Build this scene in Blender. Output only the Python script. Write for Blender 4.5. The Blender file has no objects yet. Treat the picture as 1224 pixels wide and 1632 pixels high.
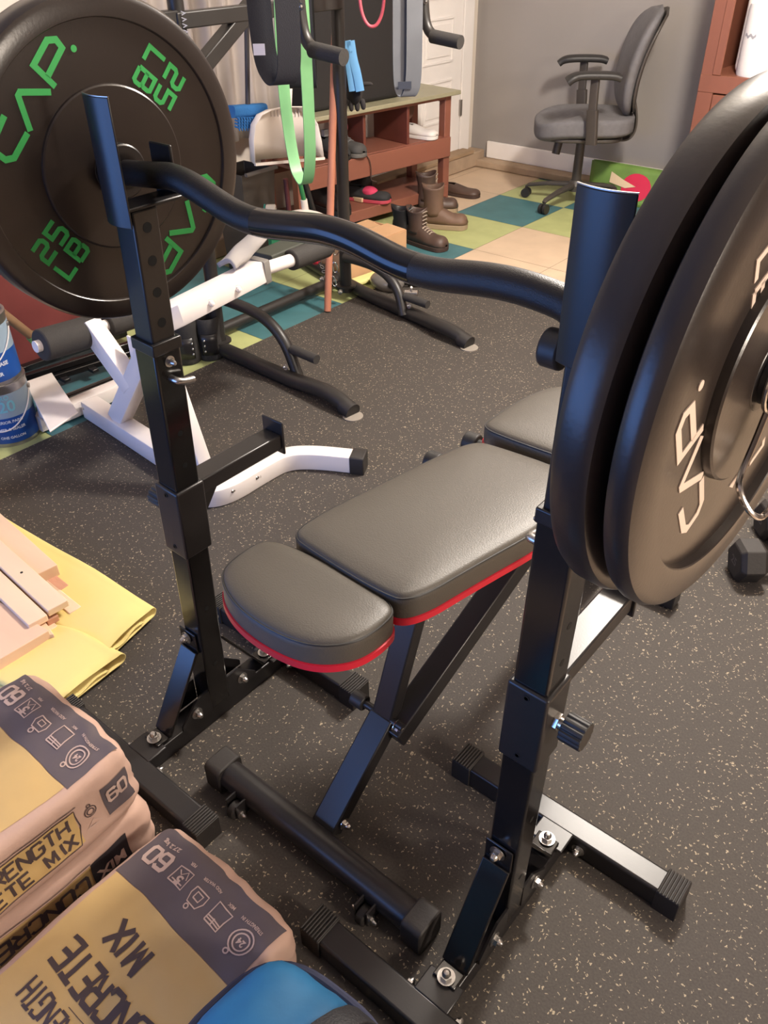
import bpy, bmesh, math, random
from math import sin, cos, pi, radians
from mathutils import Vector as V, Matrix as M3, noise
random.seed(7)
S = bpy.context.scene
C = S.collection

# ---------------------------------------------------------------- camera
FPX = 1316.94
CAMP = V((0, 0, 1.36))
PITCH, ROLL, YAW = 0.63313, -0.012379, -0.697887
_cy, _sy, _cp, _sp = cos(YAW), sin(YAW), cos(PITCH), sin(PITCH)
_f = V((_sy * _cp, _cy * _cp, -_sp)); _r = V((_cy, -_sy, 0)); _u = _r.cross(_f)
_r2 = cos(ROLL) * _r + sin(ROLL) * _u; _u2 = -sin(ROLL) * _r + cos(ROLL) * _u
cam = bpy.data.objects.new('camera', bpy.data.cameras.new('camera')); C.objects.link(cam)
cam.matrix_world = M3(((_r2.x, _u2.x, -_f.x, CAMP.x), (_r2.y, _u2.y, -_f.y, CAMP.y), (_r2.z, _u2.z, -_f.z, CAMP.z), (0, 0, 0, 1)))
cam.data.sensor_fit = 'HORIZONTAL'; cam.data.sensor_width = 36; cam.data.lens = FPX / 1224 * 36
cam.data.clip_start = 0.02
S.camera = cam

def W(px, py, x=None, y=None, z=None):
    """world point seen at a photo pixel, on the plane x=, y= or z="""
    d = _r2 * ((px - 612) / FPX) - _u2 * ((py - 816) / FPX) + _f
    if z is not None: t = (z - CAMP.z) / d.z
    elif x is not None: t = (x - CAMP.x) / d.x
    else: t = (y - CAMP.y) / d.y
    return CAMP + d * t

# ---------------------------------------------------------------- world and lights
wd = bpy.data.worlds.new('world'); S.world = wd; wd.use_nodes = True
wd.node_tree.nodes['Background'].inputs[0].default_value = (0.75, 0.72, 0.72, 1)
wd.node_tree.nodes['Background'].inputs[1].default_value = 0.04
S.view_settings.view_transform = 'Standard'; S.view_settings.look = 'None'
S.view_settings.gamma = 1; S.view_settings.exposure = -0.12
S.view_settings.use_curve_mapping = False

def area(name, loc, target, size, power, col, sy=None):
    l = bpy.data.lights.new(name, 'AREA'); l.energy = power; l.color = col
    l.size = size
    if sy: l.shape = 'RECTANGLE'; l.size_y = sy
    else: l.shape = 'DISK'
    o = bpy.data.objects.new(name, l); C.objects.link(o)
    o.location = loc; o.rotation_euler = (V(target) - V(loc)).to_track_quat('-Z', 'Y').to_euler()
    return o
pl_ = bpy.data.lights.new('ceiling_lamp_light', 'POINT'); pl_.energy = 330; pl_.color = (1, .92, .83); pl_.shadow_soft_size = .13
po_ = bpy.data.objects.new('ceiling_lamp_light', pl_); C.objects.link(po_); po_.location = (-0.70, 2.50, 2.10)
area('hall_lamp_light', (1.9, 0.75, 1.55), (-1.0, .7, .8), 0.4, 58, (1, .86, .72))
area('window_light', (-1.75, -1.9, .88), (-0.7, 0.6, 0.6), 2.6, 72, (.16, .38, 1), 1.5)

# ---------------------------------------------------------------- materials
def lin(c):
    c = c / 255
    return c / 12.92 if c <= .04045 else ((c + .055) / 1.055) ** 2.4
def rgb(r, g, b): return (lin(r), lin(g), lin(b), 1)
MATS = {}
def mat(name, col, rough=.6, metal=0, bump=0, bscale=60, var=0, vscale=8, spec=.5, coat=0, stretch=None, trans=0):
    if name in MATS: return MATS[name]
    m = bpy.data.materials.new(name); m.use_nodes = True; MATS[name] = m
    nt = m.node_tree; b = nt.nodes['Principled BSDF']
    b.inputs['Base Color'].default_value = rgb(*col); b.inputs['Roughness'].default_value = rough
    b.inputs['Metallic'].default_value = metal; b.inputs['Specular IOR Level'].default_value = spec
    if coat: b.inputs['Coat Weight'].default_value = coat
    if trans: b.inputs['Transmission Weight'].default_value = trans
    if var or bump:
        tc = nt.nodes.new('ShaderNodeTexCoord'); mp = nt.nodes.new('ShaderNodeMapping')
        nt.links.new(tc.outputs['Object'], mp.inputs[0])
        if stretch: mp.inputs['Scale'].default_value = stretch
    if var:
        n = nt.nodes.new('ShaderNodeTexNoise'); n.inputs['Scale'].default_value = vscale; n.inputs['Detail'].default_value = 5
        nt.links.new(mp.outputs[0], n.inputs['Vector'])
        r = nt.nodes.new('ShaderNodeValToRGB'); r.color_ramp.elements[0].position = .3; r.color_ramp.elements[1].position = .7
        c = rgb(*col)
        r.color_ramp.elements[0].color = tuple(v * (1 - var) for v in c[:3]) + (1,)
        r.color_ramp.elements[1].color = tuple(min(1, v * (1 + var)) for v in c[:3]) + (1,)
        nt.links.new(n.outputs[0], r.inputs[0]); nt.links.new(r.outputs[0], b.inputs['Base Color'])
    if bump:
        n = nt.nodes.new('ShaderNodeTexNoise'); n.inputs['Scale'].default_value = bscale; n.inputs['Detail'].default_value = 4
        nt.links.new(mp.outputs[0], n.inputs['Vector'])
        bp = nt.nodes.new('ShaderNodeBump'); bp.inputs['Strength'].default_value = bump; bp.inputs['Distance'].default_value = .004
        nt.links.new(n.outputs[0], bp.inputs['Height']); nt.links.new(bp.outputs[0], b.inputs['Normal'])
    return m

black = mat('black_powdercoat', (34, 32, 33), .34, 0, .02, 500)
blackgl = mat('black_gloss_steel', (26, 24, 24), .16, 0)
blacksat = mat('black_satin_tube', (40, 37, 35), .42)
rubber = mat('black_rubber', (40, 36, 34), .6, bump=.1, bscale=200)
plastic = mat('black_plastic', (38, 36, 35), .5)
chrome = mat('chrome', (205, 200, 195), .18, 1)
zinc = mat('zinc_bolt', (190, 188, 185), .3, 1)
steel = mat('brushed_steel', (170, 165, 160), .35, 1)
white = mat('white_enamel', (226, 218, 214), .35, var=.03)
vinyl = mat('black_vinyl', (78, 73, 66), .46, bump=.12, bscale=420)
red = mat('red_piping', (205, 30, 52), .45)
plate_m = mat('bumper_rubber', (46, 39, 36), .30, bump=.03, bscale=250, var=.06, vscale=10)
green_p = mat('green_print', (52, 168, 84), .5)
white_p = mat('pale_print', (225, 205, 190), .5)
foam = mat('black_foam', (48, 45, 43), .8, bump=.25, bscale=300)

# ---------------------------------------------------------------- mesh helpers
def frame(o, d, up=V((0, 0, 1))):
    d = V(d).normalized(); up = V(up)
    if abs(d.dot(up.normalized())) > .99: up = V((0, 1, 0))
    x = up.cross(d).normalized(); y = d.cross(x)
    return M3(((x.x, y.x, d.x, o[0]), (x.y, y.y, d.y, o[1]), (x.z, y.z, d.z, o[2]), (0, 0, 0, 1)))
class MB:
    def __init__(s): s.v = []; s.f = []
    def add(s, vs, fs, m=None):
        n = len(s.v)
        s.v += [(m @ V(v)) if m else V(v) for v in vs]
        s.f += [tuple(i + n for i in f) for f in fs]
        return s
    def box(s, c, d, m=None):
        x, y, z = (k / 2 for k in d); c = V(c)
        vs = [c + V((i * x, j * y, k * z)) for i in (-1, 1) for j in (-1, 1) for k in (-1, 1)]
        return s.add(vs, [(0, 1, 3, 2), (4, 6, 7, 5), (0, 4, 5, 1), (2, 3, 7, 6), (0, 2, 6, 4), (1, 5, 7, 3)], m)
    def bar(s, a, b, w, h, up=(0, 0, 1)):
        """box of section w (sideways) x h (along up) from a to b"""
        a, b = V(a), V(b); L = (b - a).length
        return s.box((0, 0, L / 2), (w, h, L), frame(a, b - a, up))
    def prism(s, poly, z0, z1, m=None, chamfer=0):
        n = len(poly)
        rings = [(z0, 0), (z1, 0)]
        vs = []
        for z, k in rings: vs += [(p[0], p[1], z) for p in poly]
        fs = [tuple(reversed(range(n))), tuple(range(n, 2 * n))] + [(i, (i + 1) % n, n + (i + 1) % n, n + i) for i in range(n)]
        return s.add(vs, fs, m)
    def sweep(s, pts, prof, up=(0, 0, 1), cap=True, closed=False, scale=None):
        pts = [V(p) for p in pts]; n = len(pts); k = len(prof); vs = []
        prev = None
        for i, p in enumerate(pts):
            if closed: d = pts[(i + 1) % n] - pts[i - 1]
            else: d = (pts[min(i + 1, n - 1)] - pts[max(i - 1, 0)])
            d.normalize()
            if prev is None:
                x = V(up).cross(d)
                if x.length < 1e-3: x = V((0, 1, 0)).cross(d)
            else: x = prev - d * prev.dot(d)
            x.normalize(); prev = x; y = d.cross(x)
            q = 1 if scale is None else scale[i]
            if 0 < i < n - 1 and not closed:
                a = (pts[i] - pts[i - 1]).normalized(); b = (pts[i + 1] - pts[i]).normalized()
            vs += [p + x * u * q + y * v * q for u, v in prof]
        fs = []
        for i in range(n if closed else n - 1):
            j = (i + 1) % n
            for a in range(k):
                b = (a + 1) % k
                fs.append((i * k + a, i * k + b, j * k + b, j * k + a))
        if cap and not closed:
            fs.append(tuple(reversed(range(k)))); fs.append(tuple((n - 1) * k + a for a in range(k)))
        return s.add(vs, fs)
    def tube(s, pts, r, seg=16, cap=True, closed=False, scale=None):
        return s.sweep(pts, [(r * cos(2 * pi * i / seg), r * sin(2 * pi * i / seg)) for i in range(seg)], cap=cap, closed=closed, scale=scale)
    def lathe(s, prof, m=None, seg=48, arc=None):
        """profile of (radius, z) turned about local z"""
        k = len(prof); vs = []; fs = []
        for i in range(seg):
            a = 2 * pi * i / seg
            vs += [(r * cos(a), r * sin(a), z) for r, z in prof]
        for i in range(seg):
            j = (i + 1) % seg
            for a in range(k - 1): fs.append((i * k + a, j * k + a, j * k + a + 1, i * k + a + 1))
        if prof[0][0] > 1e-5: fs.append(tuple(i * k for i in reversed(range(seg))))
        if prof[-1][0] > 1e-5: fs.append(tuple(i * k + k - 1 for i in range(seg)))
        return s.add(vs, fs, m)
    def cyl(s, a, b, r, seg=24, r2=None):
        a, b = V(a), V(b); L = (b - a).length
        return s.lathe([(r, 0), (r if r2 is None else r2, L)], frame(a, b - a), seg)
    def sphere(s, c, r, sq=(1, 1, 1), seg=20, m=None):
        prof = [(r * sin(pi * i / 12), -r * cos(pi * i / 12)) for i in range(13)]
        mm = M3.Translation(V(c)) @ M3.Diagonal((sq[0], sq[1], sq[2], 1))
        return s.lathe(prof, (m @ mm) if m else mm, seg)
    def grid(s, fn, nu, nv, closed_u=False):
        vs = [fn(i / (nu if closed_u else nu - 1), j / (nv - 1)) for i in range(nu) for j in range(nv)]
        fs = []
        for i in range(nu if closed_u else nu - 1):
            for j in range(nv - 1):
                a = (i + 1) % nu
                fs.append((i * nv + j, a * nv + j, a * nv + j + 1, i * nv + j + 1))
        return s.add(vs, fs)
    def build(s, name, m, parent=None, bevel=0, sub=0, smooth=35, solid=0, origin=None, seg=2):
        me = bpy.data.meshes.new(name)
        inv = None
        if parent is not None: inv = parent_world(parent).inverted()
        vs = [inv @ v for v in s.v] if inv else s.v
        o = bpy.data.objects.new(name, me)
        if parent is None and origin is not None:
            og = V(origin); vs = [v - og for v in vs]; o.location = og
        me.from_pydata([tuple(v) for v in vs], [], s.f); me.update()
        bm = bmesh.new(); bm.from_mesh(me); bmesh.ops.remove_doubles(bm, verts=bm.verts, dist=1e-5)
        bmesh.ops.dissolve_degenerate(bm, edges=bm.edges, dist=1e-6)
        if not solid: bmesh.ops.recalc_face_normals(bm, faces=bm.faces)
        bm.to_mesh(me); bm.free()
        if smooth:
            for p in me.polygons: p.use_smooth = True
            if not sub: me.set_sharp_from_angle(angle=radians(smooth))
        me.materials.append(m)
        C.objects.link(o)
        if parent is not None: o.parent = parent
        if solid:
            k = o.modifiers.new('solid', 'SOLIDIFY'); k.thickness = solid; k.offset = 0
        if bevel:
            k = o.modifiers.new('bevel', 'BEVEL'); k.width = bevel; k.segments = seg; k.limit_method = 'ANGLE'; k.angle_limit = radians(40)
            k.harden_normals = False
        if sub:
            k = o.modifiers.new('sub', 'SUBSURF'); k.levels = sub; k.render_levels = sub
        return o
def parent_world(p):
    m = p.matrix_basis.copy()
    if p.parent is not None: return parent_world(p.parent) @ m
    return m
def tag(o, label, cat, group=None, kind=None):
    o['label'] = label; o['category'] = cat
    if group: o['group'] = group
    if kind: o['kind'] = kind
    return o
def thing(name, label, cat, loc=(0, 0, 0), rz=0, group=None):
    o = bpy.data.objects.new(name, None); C.objects.link(o)
    o.empty_display_size = .05
    o.matrix_basis = M3.Translation(V(loc)) @ M3.Rotation(rz, 4, 'Z')
    return tag(o, label, cat, group)
def struct(o): o['kind'] = 'structure'; return o
def copy_tree(o, parent=None):
    c = o.copy(); C.objects.link(c)
    if parent is not None: c.parent = parent
    for ch in list(o.children): copy_tree(ch, c)
    return c
def arc(c, r, a0, a1, n, ax, ay):
    c = V(c); ax = V(ax); ay = V(ay)
    return [c + ax * (r * cos(radians(a0 + (a1 - a0) * i / n))) + ay * (r * sin(radians(a0 + (a1 - a0) * i / n))) for i in range(n + 1)]
def smoothpath(pts, it=3):
    """corner-cutting of an open path, end points kept"""
    pts = [V(p) for p in pts]
    for _ in range(it):
        q = [pts[0]]
        for a, b in zip(pts, pts[1:]): q += [a * .75 + b * .25, a * .25 + b * .75]
        q.append(pts[-1]); pts = q
    return pts
def fillet(pts, r, n=6):
    """round every inner corner of a path with radius-like length r"""
    pts = [V(p) for p in pts]; q = [pts[0]]
    for a, b, c in zip(pts, pts[1:], pts[2:]):
        u = (a - b); w = (c - b); ru = min(r, u.length * .49); rw = min(r, w.length * .49)
        p0 = b + u.normalized() * ru; p2 = b + w.normalized() * rw
        for i in range(n + 1):
            t = i / n; q.append(p0 * (1 - t) ** 2 + b * 2 * t * (1 - t) + p2 * t * t)
    q.append(pts[-1]); return q
def rrect(w, h, r, n=5):
    o = []
    for cx, cy, a in ((w / 2 - r, h / 2 - r, 0), (-w / 2 + r, h / 2 - r, 90), (-w / 2 + r, -h / 2 + r, 180), (w / 2 - r, -h / 2 + r, 270)):
        for i in range(n + 1):
            t = radians(a + 90 * i / n); o.append((cx + r * cos(t), cy + r * sin(t)))
    return o
def stroke(mb, pts, w, t, m, closed=False):
    """flat mitred line of width w and thickness t in local xy"""
    P = [V((p[0], p[1])) for p in pts]; n = len(P); L = []; R = []
    for i in range(n):
        a = (P[i] - P[i - 1]).normalized() if (i > 0 or closed) else (P[1] - P[0]).normalized()
        b = (P[(i + 1) % n] - P[i]).normalized() if (i < n - 1 or closed) else a
        nn = V((-a.y - b.y, a.x + b.x))
        if nn.length < 1e-6: nn = V((-a.y, a.x))
        nn.normalize(); k = w / 2 / max(.35, nn.dot(V((-a.y, a.x))))
        L.append(P[i] + nn * k); R.append(P[i] - nn * k)
    for i in range(n if closed else n - 1):
        j = (i + 1) % n
        q = [L[i], R[i], R[j], L[j]]
        vs = [(p.x, p.y, -t * .6) for p in q] + [(p.x, p.y, t) for p in q]
        mb.add(vs, [(3, 2, 1, 0), (4, 5, 6, 7), (0, 1, 5, 4), (1, 2, 6, 5), (2, 3, 7, 6), (3, 0, 4, 7)], m)
GL = {  # squared stroke lettering, unit box 0..1 x 0..1
    '2': [[(0, 1), (.85, 1), (1, .85), (1, .62), (.85, .5), (.15, .5), (0, .38), (0, 0), (1, 0)]],
    '5': [[(1, 1), (0, 1), (0, .52), (.85, .52), (1, .4), (1, .12), (.85, 0), (0, 0)]],
    '1': [[(.25, .85), (.55, 1), (.55, 0)]],
    '0': [[(0, .15), (.15, 0), (.85, 0), (1, .15), (1, .85), (.85, 1), (.15, 1), (0, .85), (0, .15)]],
    'L': [[(0, 1), (0, 0), (.95, 0)]],
    'H': [[(0, 0), (0, 1)], [(1, 0), (1, 1)], [(0, .5), (1, .5)]],
    'I': [[(.5, 0), (.5, 1)]],
    'G': [[(1, .82), (.85, 1), (.15, 1), (0, .85), (0, .15), (.15, 0), (.85, 0), (1, .15), (1, .48), (.55, .48)]],
    '-': [[(.1, .5), (.9, .5)]],
    'S': [[(1, .85), (.85, 1), (.15, 1), (0, .88), (0, .62), (.15, .5), (.85, .5), (1, .38), (1, .12), (.85, 0), (.15, 0), (0, .15)]],
    'T': [[(0, 1), (1, 1)], [(.5, 1), (.5, 0)]],
    'R': [[(0, 0), (0, 1), (.82, 1), (1, .85), (1, .6), (.82, .47), (0, .47)], [(.5, .47), (1, 0)]],
    'E': [[(1, 1), (0, 1), (0, 0), (1, 0)], [(0, .5), (.85, .5)]],
    'N': [[(0, 0), (0, 1)], [(0, 1), (1, 0)], [(1, 0), (1, 1)]],
    'C': [[(1, .80), (.85, 1), (.15, 1), (0, .85), (0, .15), (.15, 0), (.85, 0), (1, .20)]],
    'O': [[(0, .15), (.15, 0), (.85, 0), (1, .15), (1, .85), (.85, 1), (.15, 1), (0, .85), (0, .15)]],
    'M': [[(0, 0), (0, 1)], [(0, 1), (.5, .25), (1, 1)], [(1, 1), (1, 0)]],
    'X': [[(0, 0), (1, 1)], [(0, 1), (1, 0)]],
    '6': [[(1, .85), (.85, 1), (.15, 1), (0, .85), (0, .15), (.15, 0), (.85, 0), (1, .15), (1, .42), (.85, .55), (0, .55)]],
    ' ': [],
    'B': [[(0, 0), (0, 1), (.85, 1), (.95, .88), (.95, .62), (.85, .5), (0, .5)], [(.85, .5), (1, .38), (1, .12), (.88, 0), (0, 0)]],
}
def letters(mb, txt, m, h, w, gap, sw, t):
    x = 0
    for ch in txt:
        for pl in GL[ch]: stroke(mb, [(x + p[0] * w, p[1] * h) for p in pl], sw, t, m)
        x += w + gap
    return x - gap
_txt = {}
def text_mesh(txt, size, bold=0.0, extrude=0.0, sx=1.0):
    """glyph outlines of a line of text as (verts, faces), centred"""
    k = (txt, size, bold, extrude)
    if k not in _txt:
        cu = bpy.data.curves.new('t', 'FONT'); cu.body = txt; cu.size = size; cu.offset = bold; cu.extrude = extrude
        cu.align_x = 'CENTER'; cu.align_y = 'CENTER'; cu.resolution_u = 3
        o = bpy.data.objects.new('t', cu); C.objects.link(o)
        dg = bpy.context.evaluated_depsgraph_get(); dg.update()
        me = bpy.data.meshes.new_from_object(o.evaluated_get(dg))
        _txt[k] = ([tuple(v.co) for v in me.vertices], [tuple(p.vertices) for p in me.polygons])
        bpy.data.objects.remove(o); bpy.data.curves.remove(cu); bpy.data.meshes.remove(me)
    vs, fs = _txt[k]
    return [(v[0] * sx, v[1], v[2]) for v in vs], fs
def hexnut(mb, c, axis, r=.009, h=.008, dome=True):
    m = frame(c, axis)
    mb.lathe([(r * 1.45, 0), (r * 1.45, .0015)], m, 20)
    mb.prism([(r * cos(pi / 3 * i), r * sin(pi / 3 * i)) for i in range(6)], .0015, h, m)
    if dome: mb.lathe([(r * .75, h), (r * .7, h + .003), (r * .45, h + .0065), (0, h + .008)], m, 14)
    return mb

# ================================================================ ROOM
def floor_tiles():
    ys = [-3.4, -.6, .13, .6, 1.07, 1.54, 2.0, 2.46, 2.92, 3.37, 3.81, 4.24, 4.67, 5.1]
    xs = [-3.55, -3.07, -2.65, -2.23, -1.81, -1.39, -.97, -.55, -.13, .3, .8, 1.8, 3.4]
    G, T, B = 0, 1, 2
    def kind(i, j):
        x = xs[i]; y = ys[j]
        if i <= 2 and y < 3.3: return (G if j % 2 == 1 else T) if y < 3.3 else G
        if i == 2: return {9: G, 10: T, 11: G, 12: T}.get(j, B)
        if i == 1: return {9: G}.get(j, B)
        if i == 3: return {10: G, 11: T, 12: G}.get(j, B)
        if i == 4: return {11: G, 12: T}.get(j, B)
        if i == 5: return {11: B, 12: G}.get(j, B)
        return B
    vs = []; fs = []; mi = []
    for i in range(len(xs) - 1):
        for j in range(len(ys) - 1):
            n = len(vs); g = .0012
            vs += [(xs[i] + g, ys[j] + g, 0), (xs[i + 1] - g, ys[j] + g, 0), (xs[i + 1] - g, ys[j + 1] - g, 0), (xs[i] + g, ys[j + 1] - g, 0)]
            fs.append((n, n + 1, n + 2, n + 3)); mi.append(kind(i, j))
    n = len(vs)
    vs += [(-3.6, -3.4, -.002), (3.4, -3.4, -.002), (3.4, 5.1, -.002), (-3.6, 5.1, -.002)]; fs.append((n, n + 1, n + 2, n + 3)); mi.append(3)
    n = len(vs)
    vs += [(-3.6, -3.4, -.12), (3.4, -3.4, -.12), (3.4, 5.1, -.12), (-3.6, 5.1, -.12)]; fs.append((n + 3, n + 2, n + 1, n)); mi.append(3)
    for a in range(4): fs.append((n + a, n + (a + 1) % 4, n - 4 + (a + 1) % 4, n - 4 + a)); mi.append(3)
    me = bpy.data.meshes.new('floor'); me.from_pydata(vs, [], fs); me.update()
    for m in (mat('tile_green', (170, 176, 120), .5, var=.09, vscale=9), mat('tile_teal', (66, 110, 116), .5, var=.14, vscale=9),
              mat('tile_beige', (200, 176, 150), .5, var=.07, vscale=7), mat('slab_concrete', (120, 108, 95), .8, var=.1)):
        me.materials.append(m)
    for p, k in zip(me.polygons, mi): p.material_index = k
    o = bpy.data.objects.new('floor', me); C.objects.link(o); return struct(o)
floor_tiles()
grey_wall = mat('wall_grey_paint', (146, 140, 136), .75, bump=.08, bscale=90, var=.03, vscale=3)
white_wall = mat('wall_white_paint', (214, 203, 190), .75, bump=.06, bscale=90)
trimm = mat('trim_white', (236, 230, 226), .4, var=.02)
concrete = mat('ledge_concrete', (165, 143, 120), .85, bump=.3, bscale=40, var=.12, vscale=12)
struct(MB().box((0, 4.85, 1.29), (6.9, .14, 2.62)).build('wall_back', grey_wall))
struct(MB().box((-3.30, .85, 1.29), (.14, 7.9, 2.62)).build('wall_left', white_wall))
struct(MB().box((3.4, .85, 1.29), (.14, 8.2, 2.62)).build('wall_right', mat('wall_warm', (110, 96, 86), .8)))
struct(MB().box((0, -3.3, .45), (6.9, .14, .9)).box((0, -3.3, 2.25), (6.9, .14, .7)).box((-2.9, -3.3, 1.35), (1.1, .14, 1.2)).box((1.2, -3.3, 1.35), (4.5, .14, 1.2)).build('wall_front', white_wall))
struct(MB().box((0, .85, 2.64), (7.0, 8.4, .08)).build('ceiling', mat('ceiling_white', (200, 192, 182), .9)))
struct(MB().box((-3.175, 3.05, .045), (.11, 3.45, .09)).build('trim_1', concrete, bevel=.008))
struct(MB().box((.1, 4.73, .022), (6.5, .1, .045)).build('trim_2', concrete, bevel=.008))
struct(MB().box((.15, 4.772, .094), (6.5, .018, .098)).build('baseboard_back', trimm, bevel=.004))
# white panel door with casing on the left wall
def room_door():
    d = MB().box((-3.222, 4.17, 1.12), (.03, .86, 2.06)).build('door_1', trimm, bevel=.003); struct(d)
    p = MB()
    for z0, z1 in ((.30, .52), (.62, .84), (.94, 1.62), (1.72, 2.05)):
        for y0, y1 in ((3.84, 4.12), (4.22, 4.50)):
            fr = fillet([(-3.206, y0, z0), (-3.206, y1, z0), (-3.206, y1, z1), (-3.206, y0, z1)], .005)
            p.sweep(fr, [(.006, .006), (-.006, .006), (-.006, -.006), (.006, -.006)], closed=True)
            p.box((-3.205, (y0 + y1) / 2, (z0 + z1) / 2), (.008, y1 - y0 - .06, z1 - z0 - .06))
    p.build('panel_moulding', trimm, d, bevel=.002)
    hb = MB()
    hb.cyl((-3.205, 3.80, 1.02), (-3.16, 3.80, 1.02), .012).sphere((-3.145, 3.80, 1.02), .028)
    hb.build('door_knob', steel, d)
    t = MB().box((-3.215, 4.655, 1.15), (.03, .10, 2.12)).box((-3.215, 3.69, 1.15), (.03, .09, 2.12)).box((-3.215, 4.17, 2.2), (.03, 1.05, .09))
    struct(t.build('trim_3', trimm, bevel=.004))
    h = MB().box((-3.20, 4.598, .35), (.012, .02, .09)).box((-3.20, 4.598, 1.9), (.012, .02, .09)); h.build('hinge', steel, d)
    struct(MB().box((-3.17, 4.17, .098), (.11, .95, .022)).build('trim_4', mat('threshold_wood', (150, 125, 98), .7, var=.15), bevel=.004))
room_door()
# ceiling fixture that gives the main light
def ceiling_fixture():
    t = thing('ceiling_lamp', 'round pendant ceiling lamp over the back of the gym mat', 'lamp', (-.70, 2.50, 2.6))
    MB().cyl((-.70, 2.50, 2.26), (-.70, 2.50, 2.6), .012).lathe([(.001, 2.60), (.07, 2.60), (.06, 2.575), (.001, 2.575)], M3.Translation(V((-.70, 2.50, 0)))).build('stem', white, t)
    MB().lathe([(.0, 2.265), (.03, 2.265), (.035, 2.255), (.03, 2.245), (.0, 2.245)], M3.Translation(V((-.70, 2.50, 0)))).build('lamp_shade', white, t)
ceiling_fixture()

# rubber gym mat with pale flecks
def gym_mat():
    m = bpy.data.materials.new('flecked_rubber'); m.use_nodes = True; nt = m.node_tree; N = nt.nodes; Lk = nt.links
    b = N['Principled BSDF']; b.inputs['Roughness'].default_value = .72; b.inputs['Specular IOR Level'].default_value = .35
    tc = N.new('ShaderNodeTexCoord')
    def flecks(scale, stretch, rot, thr, size):
        mp = N.new('ShaderNodeMapping'); mp.inputs['Scale'].default_value = stretch; mp.inputs['Rotation'].default_value = (0, 0, rot)
        wn = N.new('ShaderNodeTexNoise'); wn.inputs['Scale'].default_value = 130
        Lk.new(tc.outputs['Object'], wn.inputs['Vector'])
        mx = N.new('ShaderNodeMixRGB'); mx.blend_type = 'LINEAR_LIGHT'; mx.inputs[0].default_value = .006
        Lk.new(tc.outputs['Object'], mx.inputs[1]); Lk.new(wn.outputs['Color'], mx.inputs[2])
        Lk.new(mx.outputs[0], mp.inputs[0])
        v = N.new('ShaderNodeTexVoronoi'); v.voronoi_dimensions = '2D'; v.inputs['Scale'].default_value = scale
        Lk.new(mp.outputs[0], v.inputs['Vector'])
        s = N.new('ShaderNodeSeparateColor'); Lk.new(v.outputs['Color'], s.inputs[0])
        a = N.new('ShaderNodeMath'); a.operation = 'GREATER_THAN'; a.inputs[1].default_value = thr; Lk.new(s.outputs[0], a.inputs[0])
        sz = N.new('ShaderNodeMath'); sz.operation = 'MULTIPLY'; sz.inputs[1].default_value = size; Lk.new(s.outputs[1], sz.inputs[0])
        c = N.new('ShaderNodeMath'); c.operation = 'LESS_THAN'; Lk.new(v.outputs['Distance'], c.inputs[0]); Lk.new(sz.outputs[0], c.inputs[1])
        o = N.new('ShaderNodeMath'); o.operation = 'MULTIPLY'; Lk.new(a.outputs[0], o.inputs[0]); Lk.new(c.outputs[0], o.inputs[1])
        return o.outputs[0]
    fl = [flecks(270, (1, .45, 1), .5, .86, .31), flecks(270, (.45, 1, 1), .2, .87, .31), flecks(170, (1, .6, 1), 1.2, .965, .30)]
    mxn = fl[0]
    for f in fl[1:]:
        q = N.new('ShaderNodeMath'); q.operation = 'MAXIMUM'; Lk.new(mxn, q.inputs[0]); Lk.new(f, q.inputs[1]); mxn = q.outputs[0]
    n1 = N.new('ShaderNodeTexNoise'); n1.inputs['Scale'].default_value = 260; Lk.new(tc.outputs['Object'], n1.inputs['Vector'])
    r = N.new('ShaderNodeValToRGB'); r.color_ramp.elements[0].color = rgb(50, 46, 43); r.color_ramp.elements[1].color = rgb(76, 70, 65)
    Lk.new(n1.outputs[0], r.inputs[0])
    m2 = N.new('ShaderNodeMixRGB'); m2.inputs[2].default_value = rgb(156, 144, 122); Lk.new(mxn, m2.inputs[0]); Lk.new(r.outputs[0], m2.inputs[1])
    Lk.new(m2.outputs[0], b.inputs['Base Color'])
    bp = N.new('ShaderNodeBump'); bp.inputs['Strength'].default_value = .5; bp.inputs['Distance'].default_value = .001
    Lk.new(n1.outputs[0], bp.inputs['Height']); Lk.new(bp.outputs[0], b.inputs['Normal'])
    o = MB().box((-1.06, .37, .004), (2.42, 5.14, .008)).build('gym_mat', m, bevel=.002)
    tag(o, 'black rubber gym floor mat with pale flecks under the bench and rack', 'mat')
gym_mat()
MZ = .008   # top of the mat

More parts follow.
